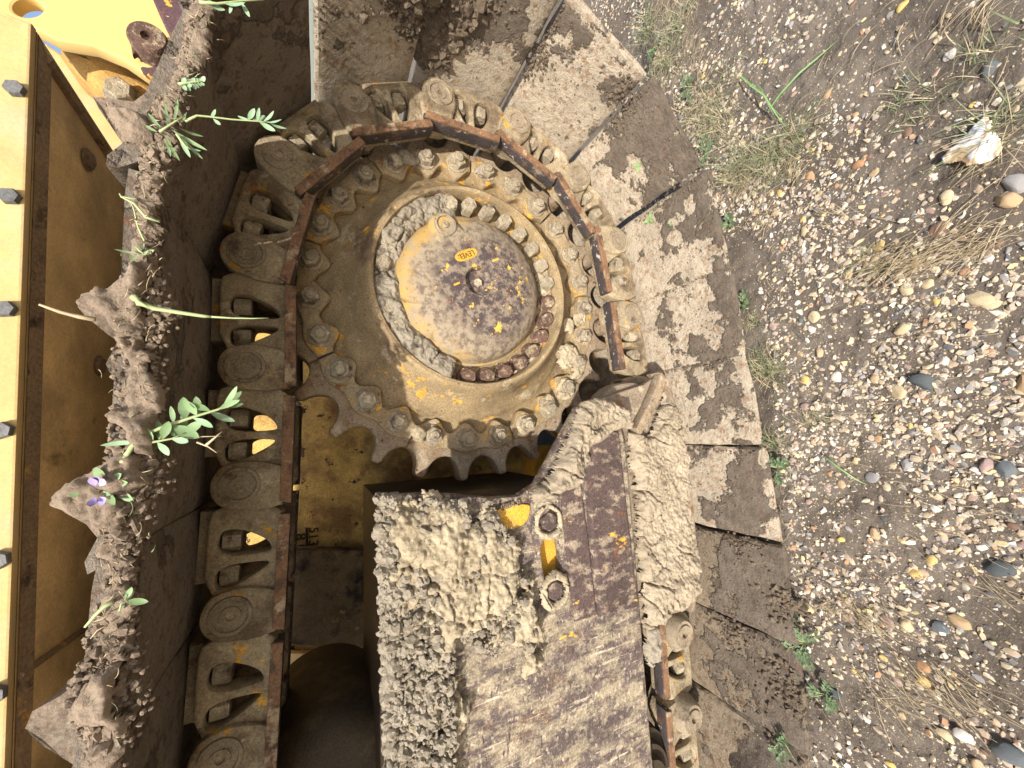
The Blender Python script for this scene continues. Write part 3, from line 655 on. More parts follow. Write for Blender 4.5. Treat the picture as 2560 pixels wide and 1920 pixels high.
# ================================================================== MUD on the machine (nobody could count its lumps)
def in_poly(P, x, y):
    r = np.zeros(x.shape, bool); n = len(P)
    for i in range(n):
        (x1, y1), (x2, y2) = P[i], P[(i+1) % n]
        c = ((y1 > y) != (y2 > y)) & (x < (x2-x1)*(y-y1)/((y2-y1) or 1e-9)+x1); r ^= c
    return r
def edge_dist(P, x, y):
    d = np.full(x.shape, 9.); n = len(P)
    for i in range(n):
        (x1, y1), (x2, y2) = P[i], P[(i+1) % n]; dx, dy = x2-x1, y2-y1; L = dx*dx+dy*dy+1e-12
        t = np.clip(((x-x1)*dx+(y-y1)*dy)/L, 0, 1); d = np.minimum(d, np.hypot(x-x1-t*dx, y-y1-t*dy))
    return d
def mud_sheet(name, poly, Y, thick, seed, mat, label, res=.0032, cell=55, lump=16, ragged=.018, crack=.5, clods=0, shear=None, kind='stuff', cat='mud', base=None, holes=0):
    xs = [p[0] for p in poly]; zs = [p[1] for p in poly]
    gx = np.arange(min(xs)-.02, max(xs)+.02, res); gzz = np.arange(min(zs)-.02, max(zs)+.02, res)
    X, Z = np.meshgrid(gx, gzz); d = edge_dist(poly, X, Z); s = np.where(in_poly(poly, X, Z), d, -d)
    s = s+(fbm(X*30, Z*30, seed, 4)-.5)*ragged*2.4
    if holes: s = np.minimum(s, (fbm(X*16, Z*16, seed+21, 5)-holes)*.16)
    e = np.clip(s/(thick*.55), 0, 1); e = np.sqrt(1-(1-e)**2)
    wx = X+.012*(fbm(X*25, Z*25, seed+3)-.5); wz = Z+.012*(fbm(X*25, Z*25, seed+4)-.5)
    f1, f2 = worley(wx*cell*.6, wz*cell*.6, seed+7); g1, g2 = worley(wx*cell*2, wz*cell*2, seed+9)
    h = 1.15*(fbm(X*lump, Z*lump, seed+1, 5)-.5)+.45+.16*(1-f1)+.16*(1-g1)+.20*(fbm(X*110, Z*110, seed+2, 4)-.5)+.75*(fbm(X*8, Z*5, seed+31, 3)-.5)+.25*np.abs(fbm(X*34, Z*34, seed+8, 4)-.5)
    q1, q2 = worley((X+.03*(fbm(X*18, Z*18, seed+5)-.5))*15, (Z+.03*(fbm(X*18, Z*18, seed+6)-.5))*15, seed+12)
    h = h-crack*np.clip(1-(q2-q1)/.055, 0, 1)*np.clip((fbm(X*9, Z*9, seed+13, 2)-.38)*6, 0, 1)
    H = thick*e*np.clip(.25+h*.95, .08, 2)
    keep = s > 0
    vi = -np.ones(X.shape, int); q = keep[:-1, :-1] & keep[1:, :-1] & keep[:-1, 1:] & keep[1:, 1:]
    used = np.zeros(X.shape, bool); used[:-1, :-1] |= q; used[1:, :-1] |= q; used[:-1, 1:] |= q; used[1:, 1:] |= q
    vi[used] = np.arange(used.sum())
    b = np.zeros(X.shape) if base is None else base(X, Z)
    V = np.stack([X[used]*U, (Y-1+b[used]-H[used]+.002)*U, (GZ-Z[used])*U], -1)
    F = np.stack([vi[:-1, :-1][q], vi[:-1, 1:][q], vi[1:, 1:][q], vi[1:, :-1][q]], -1)
    # normals towards the lens side (-y)
    return obj(name, npmesh(name, V, F[:, ::-1], mat), label=label, cat=cat, kind=kind)

ICO = None
def icos():
    t = (1+5**.5)/2
    v = np.array([(-1, t, 0), (1, t, 0), (-1, -t, 0), (1, -t, 0), (0, -1, t), (0, 1, t), (0, -1, -t), (0, 1, -t), (t, 0, -1), (t, 0, 1), (-t, 0, -1), (-t, 0, 1)])/math.hypot(1, t)
    f = np.array([(0, 11, 5), (0, 5, 1), (0, 1, 7), (0, 7, 10), (0, 10, 11), (1, 5, 9), (5, 11, 4), (11, 10, 2), (10, 7, 6), (7, 1, 8), (3, 9, 4), (3, 4, 2), (3, 2, 6), (3, 6, 8), (3, 8, 9), (4, 9, 5), (2, 4, 11), (6, 2, 10), (8, 6, 7), (9, 8, 1)])
    return v, f
def ico_sub(v, f):
    v = [tuple(p) for p in v]; cache = {}; nf = []
    def mid(a, b):
        k = (min(a, b), max(a, b))
        if k not in cache: p = (np.array(v[a])+np.array(v[b])); v.append(tuple(p/np.linalg.norm(p))); cache[k] = len(v)-1
        return cache[k]
    for a, b, c in f:
        x, y, z = mid(a, b), mid(b, c), mid(c, a); nf += [(a, x, z), (b, y, x), (c, z, y), (x, y, z)]
    return np.array(v), np.array(nf)
IV, IF = icos(); IV2, IF2 = ico_sub(IV, IF); IV3, IF3 = ico_sub(IV2, IF2)
def rand_rot(n, r):
    q = r.normal(size=(n, 4)); q /= np.linalg.norm(q, axis=1)[:, None]; a, b, c, d = q.T
    return np.stack([np.stack([1-2*(c*c+d*d), 2*(b*c-a*d), 2*(b*d+a*c)], -1), np.stack([2*(b*c+a*d), 1-2*(b*b+d*d), 2*(c*d-a*b)], -1), np.stack([2*(b*d-a*c), 2*(c*d+a*b), 1-2*(b*b+c*c)], -1)], 1)
def clods(name, P, R, mat, label, seed=1, jag=.3, sub=False, smooth=25, cat='soil', flat=None):
    r = np.random.default_rng(seed); V0, F0 = (IV2, IF2) if sub else (IV, IF); n = len(P)
    M = rand_rot(n, r); sc3 = R[:, None]*(.7+.6*r.random((n, 3)))
    V = V0[None]*(1+jag*(r.random((n, len(V0), 1))-.5)*2)*sc3[:, None, :]
    V = np.einsum('nij,nkj->nki', M, V)
    if flat is not None: V[..., 2] *= flat
    V = V+P[:, None, :]; F = F0[None]+np.arange(n)[:, None, None]*len(V0)
    return obj(name, npmesh(name, V.reshape(-1, 3), F.reshape(-1, 3), mat, smooth), label=label, cat=cat, kind='stuff')

# dry mud filling the upper part of the hub ring
def ring_poly(r0, r1, a0, a1, n=40, AX=.424, AZ=.408):
    return [(AX+r1*math.cos(math.radians(a0+(a1-a0)*i/n)), AZ+r1*math.sin(math.radians(a0+(a1-a0)*i/n))) for i in range(n+1)]+\
           [(AX+r0*math.cos(math.radians(a1+(a0-a1)*i/n)), AZ+r0*math.sin(math.radians(a1+(a0-a1)*i/n))) for i in range(n+1)]
mud_sheet('hub_mud', ring_poly(.218, .300, -165, -12), 1.062, .052, 11, M_MUDG, 'grey cracked dry mud packed into the upper part of the hub ring', ragged=.008, crack=.7, cell=75)
mud_sheet('hub_mud', ring_poly(.276, .289, 95, 170), 1.073, .016, 12, M_MUD, 'pale crumbs of mud wedged behind the rusty lower hub bolts', ragged=.012, cell=90)
mud_sheet('hub_mud', ring_poly(.238, .287, 60, 88), 1.073, .036, 19, M_MUD, 'pale mud packed round the hub bolts nearest the gravel', ragged=.016, cell=90)
mud_sheet('frame_mud', pts([(822, 1078), (900, 1068), (985, 1072), (1062, 1082), (1066, 1108), (1082, 1138), (1118, 1160), (1124, 1200), (1138, 1260), (1150, 1330), (1175, 1390), (1158, 1450), (1120, 1450), (1090, 1400), (1060, 1420), (1040, 1370), (985, 1380), (985, 1450), (1000, 1530), (985, 1600), (990, 1700), (850, 1700), (838, 1400), (826, 1200)], FY),
          FY, .045, 21, M_MUD, 'thick pale crumbling mud caked over the upper half of the roller frame', ragged=.030, cell=50, holes=.34)
mud_sheet('frame_mud', pts([(1130, 1062), (1160, 1040), (1186, 990), (1216, 935), (1240, 880), (1262, 866), (1310, 862), (1345, 880), (1352, 925), (1316, 932), (1268, 965), (1255, 1010), (1240, 1050), (1208, 1056), (1200, 1078), (1170, 1086), (1150, 1080)], FY),
          FY-.01, .055, 22, M_MUD2, 'pale lump of mud over the top corner of the frame beside the sprocket', ragged=.012)
mud_sheet('guard_mud', pts([(1346, 935), (1385, 940), (1408, 890), (1432, 832), (1450, 880), (1470, 1000), (1484, 1120), (1490, 1200), (1490, 1270), (1475, 1310), (1430, 1322), (1400, 1350), (1385, 1360), (1372, 1200), (1356, 1000)], .905),
          .905, .050, 23, M_MUD2, 'long cracked cake of dry mud on the guide guard along the lower track', ragged=.016, crack=1.1, lump=9)
mud_sheet('guard_mud', pts([(1385, 1350), (1410, 1345), (1425, 1372), (1418, 1420), (1402, 1450), (1388, 1420)], .91), .91, .035, 24, M_MUDG, 'small grey mud clump hanging below the end of the guide guard', ragged=.006)
for i, (px, py, r, t) in enumerate([(882, 340, .035, .04), (1105, 395, .024, .03), (1225, 770, .05, .028), (1222, 842, .04, .03), (1245, 800, .035, .03), (905, 936, .024, .03), (1230, 705, .03, .018), (1040, 365, .02, .03), (1190, 870, .03, .022), (1252, 690, .028, .02)]):
    x, z = at(px, py, 1.12); lab = ['brown mud lump pressed over two sprocket bolts in the shade', 'mud dab beside a sprocket bolt near the track rail', 'cracked mud patch over the segment bolts nearest the guard', 'crumbled mud on the segment joint above the frame corner', 'flaky pale mud between segment bolt and track rail', 'mud lump beside the bolt on the lowest sprocket segment', 'thin mud skin around the bolt facing the gravel', 'small mud lump at the top of the sprocket bolt ring', 'flat mud flake on the lower right of the hub web', 'dried mud smear on the segment beside the rail'][i]
    mud_sheet('segment_mud', circ(x, z, r, 0, 330, 11), 1.13, t, 40+i, M_MUDG if i in (0, 7) else M_MUD, lab, ragged=.012, cell=60)
# bolt collars of mud on the frame
for i, (px, py) in enumerate(((1183, 1126), (1196, 1274))):
    x, z = at(px, py, FY)
    mud_sheet('mud_collar', ring_poly(.027, .044, 0, 359, 40, x, z), FY, .022, 60+i, M_MUD, ['ring of dried mud around the frame bolt above the slot', 'ring of dried mud around the frame bolt below the slot'][i], ragged=.008, res=.0022, cell=80)

# soil packed along the outer edge of the upper shoes
def soil_edge():
    P = []; R = []; r = np.random.default_rng(5)
    edge = [(430, -60), (432, 20), (415, 60), (410, 110), (395, 170), (375, 215), (350, 250), (345, 290), (340, 340), (322, 400), (316, 470), (316, 520), (312, 570), (310, 620), (318, 680), (300, 720), (295, 800), (295, 880), (292, 950), (290, 1010), (275, 1060), (268, 1120), (265, 1180), (262, 1250), (250, 1320), (240, 1380), (240, 1440), (225, 1500), (225, 1560), (222, 1620), (215, 1700)]
    wide = [8, 10, 10, 12, 10, 14, 26, 30, 22, 18, 14, 14, 16, 34, 40, 34, 30, 34, 34, 40, 46, 34, 24, 20, 26, 34, 44, 50, 42, 26, 22]
    for i in range(len(edge)-1):
        n = 170
        t = r.random(n); px = edge[i][0]*(1-t)+edge[i+1][0]*t; py = edge[i][1]*(1-t)+edge[i+1][1]*t; ww = wide[i]*(1-t)+wide[i+1]*t
        g = r.normal(size=n)*.8; g = np.clip(g, -1.6, 2.2)
        for a, b, c in zip(px+g*ww, py+r.normal(size=n)*4, np.abs(g)):
            Y = .672+abs(r.normal())*.012; x, z = at(a, b, Y); P.append(W(x, Y, z)); R.append(.0022+.0048*r.random()**2.2*(1.3-c*.6))
    clods('edge_soil', np.array([tuple(p) for p in P]), np.array(R), M_SOIL, 'crumbly brown soil packed along the outer edge of the upper track shoes', 3, .35)
for i, (pl, t, lab) in enumerate([
    ([(222, 226), (262, 232), (310, 240), (345, 262), (352, 330), (345, 420), (322, 420), (300, 360), (270, 300), (240, 262)], .030, 'clump of soil on the uppermost shoe tooth beside the ripper'),
    ([(166, 655), (178, 632), (215, 622), (250, 640), (285, 612), (300, 560), (330, 600), (334, 700), (318, 770), (290, 760), (272, 716), (232, 700), (196, 680)], .035, 'jagged clump of soil on the second shoe tooth'),
    ([(124, 1084), (138, 1052), (170, 1020), (215, 1012), (250, 985), (290, 960), (318, 1020), (300, 1110), (262, 1125), (215, 1104), (160, 1092)], .035, 'clump of soil on the third shoe tooth under the violet flower'),
    ([(178, 1500), (200, 1452), (232, 1400), (262, 1392), (285, 1470), (272, 1570), (240, 1560), (205, 1552), (180, 1545)], .035, 'crumbly soil at the foot of the lowest pointed tooth'),
    ([(345, 262), (372, 215), (392, 170), (408, 100), (412, 50), (436, -20), (462, -20), (452, 60), (436, 110), (418, 180), (392, 235), (372, 268)], .018, 'thin soil strip on the topmost shoe edge'),
    ([(300, 480), (304, 400), (345, 420), (340, 500), (336, 600), (312, 590)], .020, 'soil strip on the shoe edge between the two upper teeth'),
    ([(270, 760), (300, 750), (350, 770), (352, 840), (345, 930), (330, 975), (285, 965), (272, 880), (262, 820)], .034, 'thick soil roll on the shoe edge above the largest sprig'),
    ([(236, 1130), (262, 1110), (300, 1120), (288, 1220), (276, 1320), (282, 1400), (250, 1400), (236, 1340), (250, 1260), (236, 1190)], .024, 'soil strip on the shoe edge between the two lower teeth'),
    ([(205, 1580), (262, 1570), (262, 1700), (190, 1700)], .020, 'soil at the shoe edge in the lowest left corner')]):
    mud_sheet('edge_soil', pts(pl, .682), .682, t, 80+i, M_SOIL, lab, ragged=.022, cell=70, lump=24, cat='soil')
for pl in ([(180, 1680), (184, 1612), (204, 1572), (222, 1560), (216, 1600), (234, 1680)], [(222, 1548), (244, 1540), (268, 1622), (248, 1634)], [(236, 1150), (240, 1112), (262, 1092), (272, 1112), (264, 1160), (250, 1172)], [(262, 1100), (285, 1095), (312, 1160), (292, 1170)]):
    mb = MB(); plate(mb, [chaikin(pts(pl, .668), 1)], .668, .70, .006); part('bent_shoe_lip', mb, [M_WORNSHOE], smooth=60)
soil_edge()
# loose crumbs along the shaded upper side of the frame mud
def frame_crumbs():
    r = np.random.default_rng(8); P = []; R = []
    for i in range(1500):
        t = r.random(); py = 1072+t*640; px = 816+t*26+abs(r.normal())*16*(1 if r.random() < .6 else 3.2); Y = FY-.005-.03*r.random()
        x, z = at(px, py, Y); P.append(W(x, Y, z)); R.append(.0025+.0085*r.random()**2.5)
    for i in range(900):
        px, py = r.uniform(845, 985), r.uniform(1330, 1690); Y = FY-.028-.012*r.random(); x, z = at(px, py, Y); P.append(W(x, Y, z)); R.append(.002+.006*r.random()**2.5)
    FP = pts([(822, 1078), (1062, 1082), (1124, 1200), (1175, 1390), (1120, 1450), (1060, 1420), (985, 1380), (985, 1700), (850, 1700), (826, 1200)], FY-.03)
    xs = [p[0] for p in FP]; zs = [p[1] for p in FP]; X = r.uniform(min(xs), max(xs), 5200); Z = r.uniform(min(zs), max(zs), 5200); ok = in_poly(FP, X, Z) & (fbm(X*16, Z*16, 42, 5) > .40)
    for a, b in zip(X[ok], Z[ok]): P.append(W(a, FY-.012-.022*r.random(), b)); R.append(.0018+.008*r.random()**4)
    clods('frame_crumbs', np.array([tuple(p) for p in P]), np.array(R), M_MUDG, 'loose grey crumbs and pebbly clods along the upper edge of the roller frame', 9, .3, sub=True)
frame_crumbs()
def rootlets():
    r = random.Random(17); mb = MB()
    E_ = [(432, 10), (405, 130), (372, 220), (335, 330), (312, 470), (305, 620), (290, 760), (280, 900), (275, 1050), (262, 1180), (250, 1330), (235, 1450), (225, 1620)]
    for _ in range(150):
        i = r.randrange(len(E_)-1); t = r.random(); px = E_[i][0]*(1-t)+E_[i+1][0]*t+r.gauss(0, 26); py = E_[i][1]*(1-t)+E_[i+1][1]*t; a = r.uniform(0, 6.28); L = r.uniform(8, 34); c = r.uniform(-.9, .9); P = []
        for q in range(5):
            u = q/4*L; an = a+c*q/4; Y = .655-.004*math.sin(q); x, z = at(px+u*math.cos(an), py+u*math.sin(an), Y); P.append(W(x, Y, z))
        tube(mb, P, [r.choice([.0004, .0006, .0008])*(1-.15*q) for q in range(5)], 4, r.choice([0, 0, 1, 2]))
    obj('rootlets', mb.mesh('rootlets', [M_STRAW, M_ROOT, M_GRASS], 180), label='fine roots and dead stems poking out of the soil along the upper shoe edge', cat='roots', kind='stuff')
rootlets()
# damp mud and clods on the shoes going down to the ground
def shoe_clods():
    r = np.random.default_rng(12); P = []; R = []
    def blob(px, py, s, n, Y, rm, rise=.0):
        for _ in range(n):
            a = px+r.normal()*s; b = py+r.normal()*s*1.2; yy = Y+r.normal()*.01; x, z = at(a, b, yy); P.append(W(x, yy, z)); R.append(rm*(.35+r.random()**2))
    return P, R, blob
# (placed on the inside face of the shoes: local frame of each link)
P = []; R = []; r = np.random.default_rng(12)
def on_shoe(k, u, y, rad, n, spread):
    M, L = frame_at(pins[k], pins[k+1])
    for _ in range(n):
        a, b = r.normal(size=2)*spread; p = M @ Vector(((u+a)*U, (y+b)*U, (.069)*U)); P.append(tuple(p)); R.append(rad*(.3+r.random()**2))
for k, u, y, rad, n, s in [(9, -.03, -.20, .013, 420, .034), (9, -.04, -.10, .014, 420, .030), (9, -.045, -.04, .011, 220, .018), (9, -.04, -.28, .013, 300, .03), (8, .19, -.26, .013, 260, .03), (8, .12, -.22, .009, 160, .03), (8, .17, -.14, .007, 90, .02), (9, .06, -.26, .006, 60, .03), (10, -.045, -.15, .005, 120, .03),
                           (10, .19, -.26, .006, 50, .02), (11, -.04, -.2, .004, 70, .03), (12, -.04, -.16, .004, 50, .03), (16, -.03, -.2, .004, 70, .04), (17, -.04, -.15, .005, 90, .03), (17, .05, -.29, .006, 120, .03), (16, .1, -.32, .006, 120, .03), (18, .0, -.25, .006, 80, .04)]:
    on_shoe(k, u, y, rad, n, s)
for k in range(8, 18):
    for y in np.linspace(-.30, -.05, 60): on_shoe(k, -.052, y, .0035, 1, .006)
    on_shoe(k, .08, -.20, .0022, 90, .07)
clods('shoe_mud', np.array(P), np.array(R), M_DAMP, 'damp brown mud clods stuck in the seams of the track shoes', 13, .3)
# pale dry mud strip on the inside half of one lower shoe
# ================================================================== GRAVEL
PX0 = [(-1.02, 1.85), (-.93, -.02)]
def occupied(x, y): return y > -.275 and x < .62 or (y > -.275 and x < 1.0)
def gravel():
    r = np.random.default_rng(21); n = 62000
    x = r.uniform(-1.0, 1.85, n); y = -.10-.83*r.random(n)
    y = np.where(x > .75, r.uniform(-.93, .3, n), y)
    dens = fbm(x*5, y*5, 31, 3); cl = fbm(x*2.2, y*2.2, 77, 2)
    k = r.random(n) < np.clip((dens-.28)*3.2, .16, 1)*np.clip(.6+(cl-.4)*3, .4, 1); k &= ~((y > -.27) & (x < .5)); x = x[k]; y = y[k]; n = len(x)
    R = .0012+.0054*r.random(n)**2.5
    rot = r.uniform(0, PI, n)
    J = 1+.34*(r.random((n, 12, 1))-.5)*2*.95
    V = IV[None]*J*R[:, None, None]*np.stack([1.0+.5*r.random(n), .75+.3*r.random(n), .45+.25*r.random(n)], -1)[:, None, :]
    c, s = np.cos(rot)[:, None], np.sin(rot)[:, None]
    vx = V[..., 0]*c-V[..., 1]*s; vy = V[..., 0]*s+V[..., 1]*c
    z = ground_h(x, y)+R*.08
    V = np.stack([vx+x[:, None], vy+y[:, None], V[..., 2]+z[:, None]], -1)
    F = IF[None]+np.arange(n)[:, None, None]*12
    obj('gravel', npmesh('gravel', V.reshape(-1, 3), F.reshape(-1, 3), M_PEB, 32), label='fine mixed gravel pressed into the damp earth beside the track', cat='gravel', kind='stuff')
gravel()
# the larger pebbles, one object each
PV = []
for s in range(14):
    r = np.random.default_rng(100+s); d = r.normal(size=(7, 3)); d /= np.linalg.norm(d, axis=1)[:, None]; v = IV3.copy()
    for q in d:                          # shave flats for a broken, water-worn shape
        h = r.uniform(.5, .85); t = v@q; ex = np.clip(t-h, 0, None); v = v-ex[:, None]*q[None]*.85
    v = v*(1+.04*(r.random((len(v), 1))-.5)); v = v*np.array([1, r.uniform(.58, .9), r.uniform(.40, .55)]); PV.append(v)
COL = {
 'cream': ((.66, .54, .34), (.60, .47, .26), 'cream'), 'yellow': ((.72, .52, .16), (.64, .46, .20), 'yellow'), 'tan': ((.50, .35, .19), (.58, .43, .27), 'tan brown'),
 'white': ((.74, .71, .64), (.66, .60, .52), 'whitish'), 'slate': ((.085, .10, .105), (.16, .18, .19), 'dark slate grey'), 'grey': ((.30, .29, .28), (.40, .38, .36), 'light grey'),
 'pink': ((.42, .27, .23), (.46, .34, .30), 'dull pink'), 'orange': ((.48, .25, .12), (.52, .33, .18), 'rusty orange'), 'brown': ((.20, .12, .085), (.28, .18, .12), 'reddish brown')}
SM = {k: mk_stone('stone_'+k, a, b) for k, (a, b, c) in COL.items()}
PM = {k: [npmesh('pebble', v, IF3, SM[k], 28) for v in PV] for k in COL}
placed = []
def pebble(x, y, s, k, shape=None, rot=None, label=None, group=None, sink=.05, mname='pebble'):
    me = PM[k][shape if shape is not None else random.randrange(len(PV))]
    o = obj(mname, me, label=label, cat='stone', group=group)
    o.location = (x, y, gz(x, y)+s*sink*.5); o.rotation_euler = (random.uniform(-.25, .25), random.uniform(-.25, .25), rot if rot is not None else random.uniform(0, PI))
    o.scale = (s,)*3; placed.append((x, y, s)); return o
# hand-placed ones (display position, half length in metres)
def gpos(px, py): x, Y = atz(px, py, GZ); return x*U, (Y-1)*U
hand = [(1995, 826, .0215, 'slate', 'flat slate grey pebble with a pointed end in the middle of the gravel', 2), (1938, 846, .0165, 'cream', 'angular cream pebble just beside the pointed slate grey one', 5),
 (1948, 712, .016, 'cream', 'smooth cream oval pebble above the middle of the gravel', 3), (1888, 815, .014, 'tan', 'elongated orange tan pebble on the track side of the slate pebble', 1),
 (1805, 816, .0145, 'white', 'pale pinkish-white flat pebble near the clover tuft', 4), (1735, 820, .0125, 'yellow', 'square yellow pebble close to the track edge', 6),
 (2155, 1230, .020, 'slate', 'very dark slate pebble on the right edge beyond the cream ones', 7), (1980, 1240, .014, 'yellow', 'bright yellow flat pebble low in the gravel', 8), (2012, 1210, .0125, 'yellow', 'smaller bright yellow pebble touching the flat yellow one', 9),
 (1880, 1030, .0145, 'grey', 'grey pebble with a crack near the dry stems', 10), (2120, 645, .019, 'cream', 'large cream stone with faint layers near the right edge', 11), (2140, 655, .016, 'cream', 'yellowish cream stone lying against the layered cream stone', 12),
 (2130, 1008, .015, 'pink', 'pinkish cream oval pebble right of the brown patch', 13), (2172, 1018, .018, 'slate', 'blue grey flat stone at the right edge', 0), (2180, 430, .020, 'tan', 'tall tan stone below the white crumpled scrap', 1),
 (2195, 400, .019, 'grey', 'speckled light grey rounded stone at the right edge under the scrap', 2), (2042, 430, .016, 'cream', 'round cream pebble next to the white scrap', 3), (2030, 500, .019, 'brown', 'smooth brown pebble under the tan one', 4),
 (2140, 150, .013, 'slate', 'round bluish grey pebble at the upper right', 5), (1955, 285, .012, 'brown', 'dark reddish pebble above the thin tuft', 6), (1850, 355, .013, 'orange', 'rusty orange pebble beside the grass tuft', 7),
 (1812, 350, .010, 'cream', 'cream pebble directly under the big grass tuft', 8), (1735, 475, .009, 'yellow', 'pale yellow pebble on the damp earth by the shoes', 9), (1670, 705, .012, 'pink', 'round mauve pebble near the track edge', 10),
 (1752, 710, .0125, 'white', 'white angular pebble right of the mauve one', 11), (1900, 530, .014, 'yellow', 'glossy yellow pebble above the dead grass', 12), (2212, 830, .02, 'tan', 'tan stone cut by the right picture edge', 13),
 (1800, 1500, .016, 'slate', 'long slate pebble low by the bent straw', 2), (1745, 1310, .017, 'cream', 'pointed cream pebble beside the green weed', 0), (1960, 1345, .016, 'cream', 'long cream and tan pebble at lower middle', 1),
 (2070, 1340, .017, 'tan', 'rounded tan brown stone at the lower right', 3), (2030, 1355, .014, 'slate', 'small dark rounded pebble left of the tan brown stone', 4), (1920, 1340, .014, 'pink', 'reddish speckled pebble at lower middle', 5),
 (2080, 1590, .016, 'white', 'pale pink and white pebble near the lower edge', 6), (2180, 1625, .024, 'slate', 'large dark grey stone in the lower right corner', 7), (1995, 1440, .013, 'orange', 'bright orange pebble by the sandy patch', 8)]
for px, py, s, k, lab, sh in hand: x, y = gpos(px, py); pebble(x, y, s, k, sh % 14, None, lab)
keys = ['cream']*22+['yellow']*14+['tan']*17+['white']*10+['slate']*11+['grey']*9+['pink']*8+['orange']*5+['brown']*5
LM = [(*gpos(a, b), t) for a, b, t in [(1995, 826, 'pointed slate grey pebble'), (2100, 310, 'white crumpled scrap'), (1700, 310, 'big lone grass tuft'), (1760, 140, 'long green grass blade'), (1960, 565, 'bundle of dead grass'),
  (2125, 645, 'layered cream stone'), (1742, 1385, 'leafy green weed'), (2180, 430, 'tall tan stone'), (1980, 1240, 'bright yellow flat pebble'), (2172, 1018, 'flat blue grey stone'), (2155, 1230, 'very dark stone'),
  (1655, 800, 'fine dark green tuft'), (1880, 1030, 'cracked grey pebble'), (2080, 1590, 'pink and white pebble'), (1670, 705, 'round mauve pebble'), (2140, 150, 'round bluish grey pebble'), (1800, 1500, 'long slate pebble'), (2070, 1340, 'rounded tan brown stone'), (1995, 1440, 'bright orange pebble'), (1440, 150, 'dense upper grass tuft'), (2212, 830, 'tan stone at the edge'), (1960, 210, 'thin faint upper tuft'), (1948, 712, 'smooth cream oval pebble')]]
used_labels = set()
cnt = 0; tries = 0; rr = random.Random(5)
GR = {k: COL[k][2]+' pebbles scattered in the damp earth' for k in COL}
while cnt < 262 and tries < 20000:
    tries += 1; x = rr.uniform(-.98, 1.75); y = rr.uniform(-.93, -.02 if x > .9 else -.30)
    s = .0072+.0080*rr.random()**2.2
    if y < -.55: s *= .85
    if fbm(np.array(x*5), np.array(y*5), 31, 3) < .36 and rr.random() < .75: continue
    if any((x-a)**2+(y-b)**2 < (.8*(s+c))**2 for a, b, c in placed): continue
    if y > -.32 and x < .45: continue
    k = rr.choice(keys); best = min(LM, key=lambda q: (q[0]-x)**2+(q[1]-y)**2)
    du = x-best[0]; dv = -(y-best[1]); dd = math.hypot(du, dv)   # picture up is +x, picture right is -y
    v_ = 'above' if du > 0 else 'below'; h_ = 'right of' if dv > 0 else 'left of'
    dr = v_ if abs(du) > 2.2*abs(dv) else (h_ if abs(dv) > 2.2*abs(du) else v_+' and '+h_)
    pre = 'just ' if dd < .06 else ('well ' if dd > .15 else '')
    sz = 'small' if s < .0090 else ('medium' if s < .0115 else 'large')
    lab = f'{sz} {COL[k][2]} pebble {pre}{dr} the {best[2]}'
    used_labels.add(lab); pebble(x, y, s, k, group=GR[k], label=lab); cnt += 1

# white crumpled scrap
def scrap():
    def q(px, py, h): x, y = gpos(px, py); return Vector((x, y, gz(x, y)+h))
    out = [(2038, 345), (2052, 325), (2085, 300), (2110, 275), (2136, 252), (2150, 268), (2152, 288), (2166, 300), (2176, 325), (2172, 332), (2150, 350), (2120, 360), (2092, 364), (2084, 352), (2060, 356), (2040, 356)]
    P = [gpos(*o) for o in out]; xs = [p[0] for p in P]; ys = [p[1] for p in P]
    gx = np.arange(min(xs), max(xs), .0016); gy = np.arange(min(ys), max(ys), .0016); X, Y = np.meshgrid(gx, gy)
    d = edge_dist(P, X, Y); s = np.where(in_poly(P, X, Y), d, -d)+(fbm(X*160, Y*160, 3)-.5)*.005
    cx, cy = np.mean(xs), np.mean(ys); dx, dy = P[4][0]-P[0][0], P[4][1]-P[0][1]; L = math.hypot(dx, dy); nn = (X-P[0][0])*(-dy/L)+(Y-P[0][1])*(dx/L)
    H = .012+.005*np.sin(np.clip(s/.02, 0, 1)*PI/2)+.005*(1-np.abs(np.clip(nn/.03+1.2, -1, 1)))+.010*(fbm(X*30, Y*30, 5, 3)-.5)+.001*(1-worley(X*60, Y*60, 4)[0])
    keep = s > 0; q4 = keep[:-1, :-1] & keep[1:, :-1] & keep[:-1, 1:] & keep[1:, 1:]
    used = np.zeros(X.shape, bool); used[:-1, :-1] |= q4; used[1:, :-1] |= q4; used[:-1, 1:] |= q4; used[1:, 1:] |= q4
    vi = -np.ones(X.shape, int); vi[used] = np.arange(used.sum())
    V = np.stack([X[used], Y[used], H[used]+ground_h(X[used], Y[used])-.002], -1); F = np.stack([vi[:-1, :-1][q4], vi[:-1, 1:][q4], vi[1:, 1:][q4], vi[1:, :-1][q4]], -1)
    g = G('stained_white_scrap'); f = g.rng(g.noise(30, 5, .65, 1), .47, .54); col = g.mix(f, (.70, .70, .68), (.58, .43, .25)); col = g.mix(g.rng(g.noise(60, 5, .6, 2), .60, .66), col, (.42, .22, .12))
    m = g.out(col, .7, g.noise(120, 5, .6), .3, .003)
    o = obj('crumpled_scrap', npmesh('crumpled_scrap', V, F, m, 40), label='white crumpled scrap with rusty orange stains lying on the gravel', cat='scrap')
    mod = o.modifiers.new('thick', 'SOLIDIFY'); mod.thickness = .0022; mod.offset = -1
scrap()

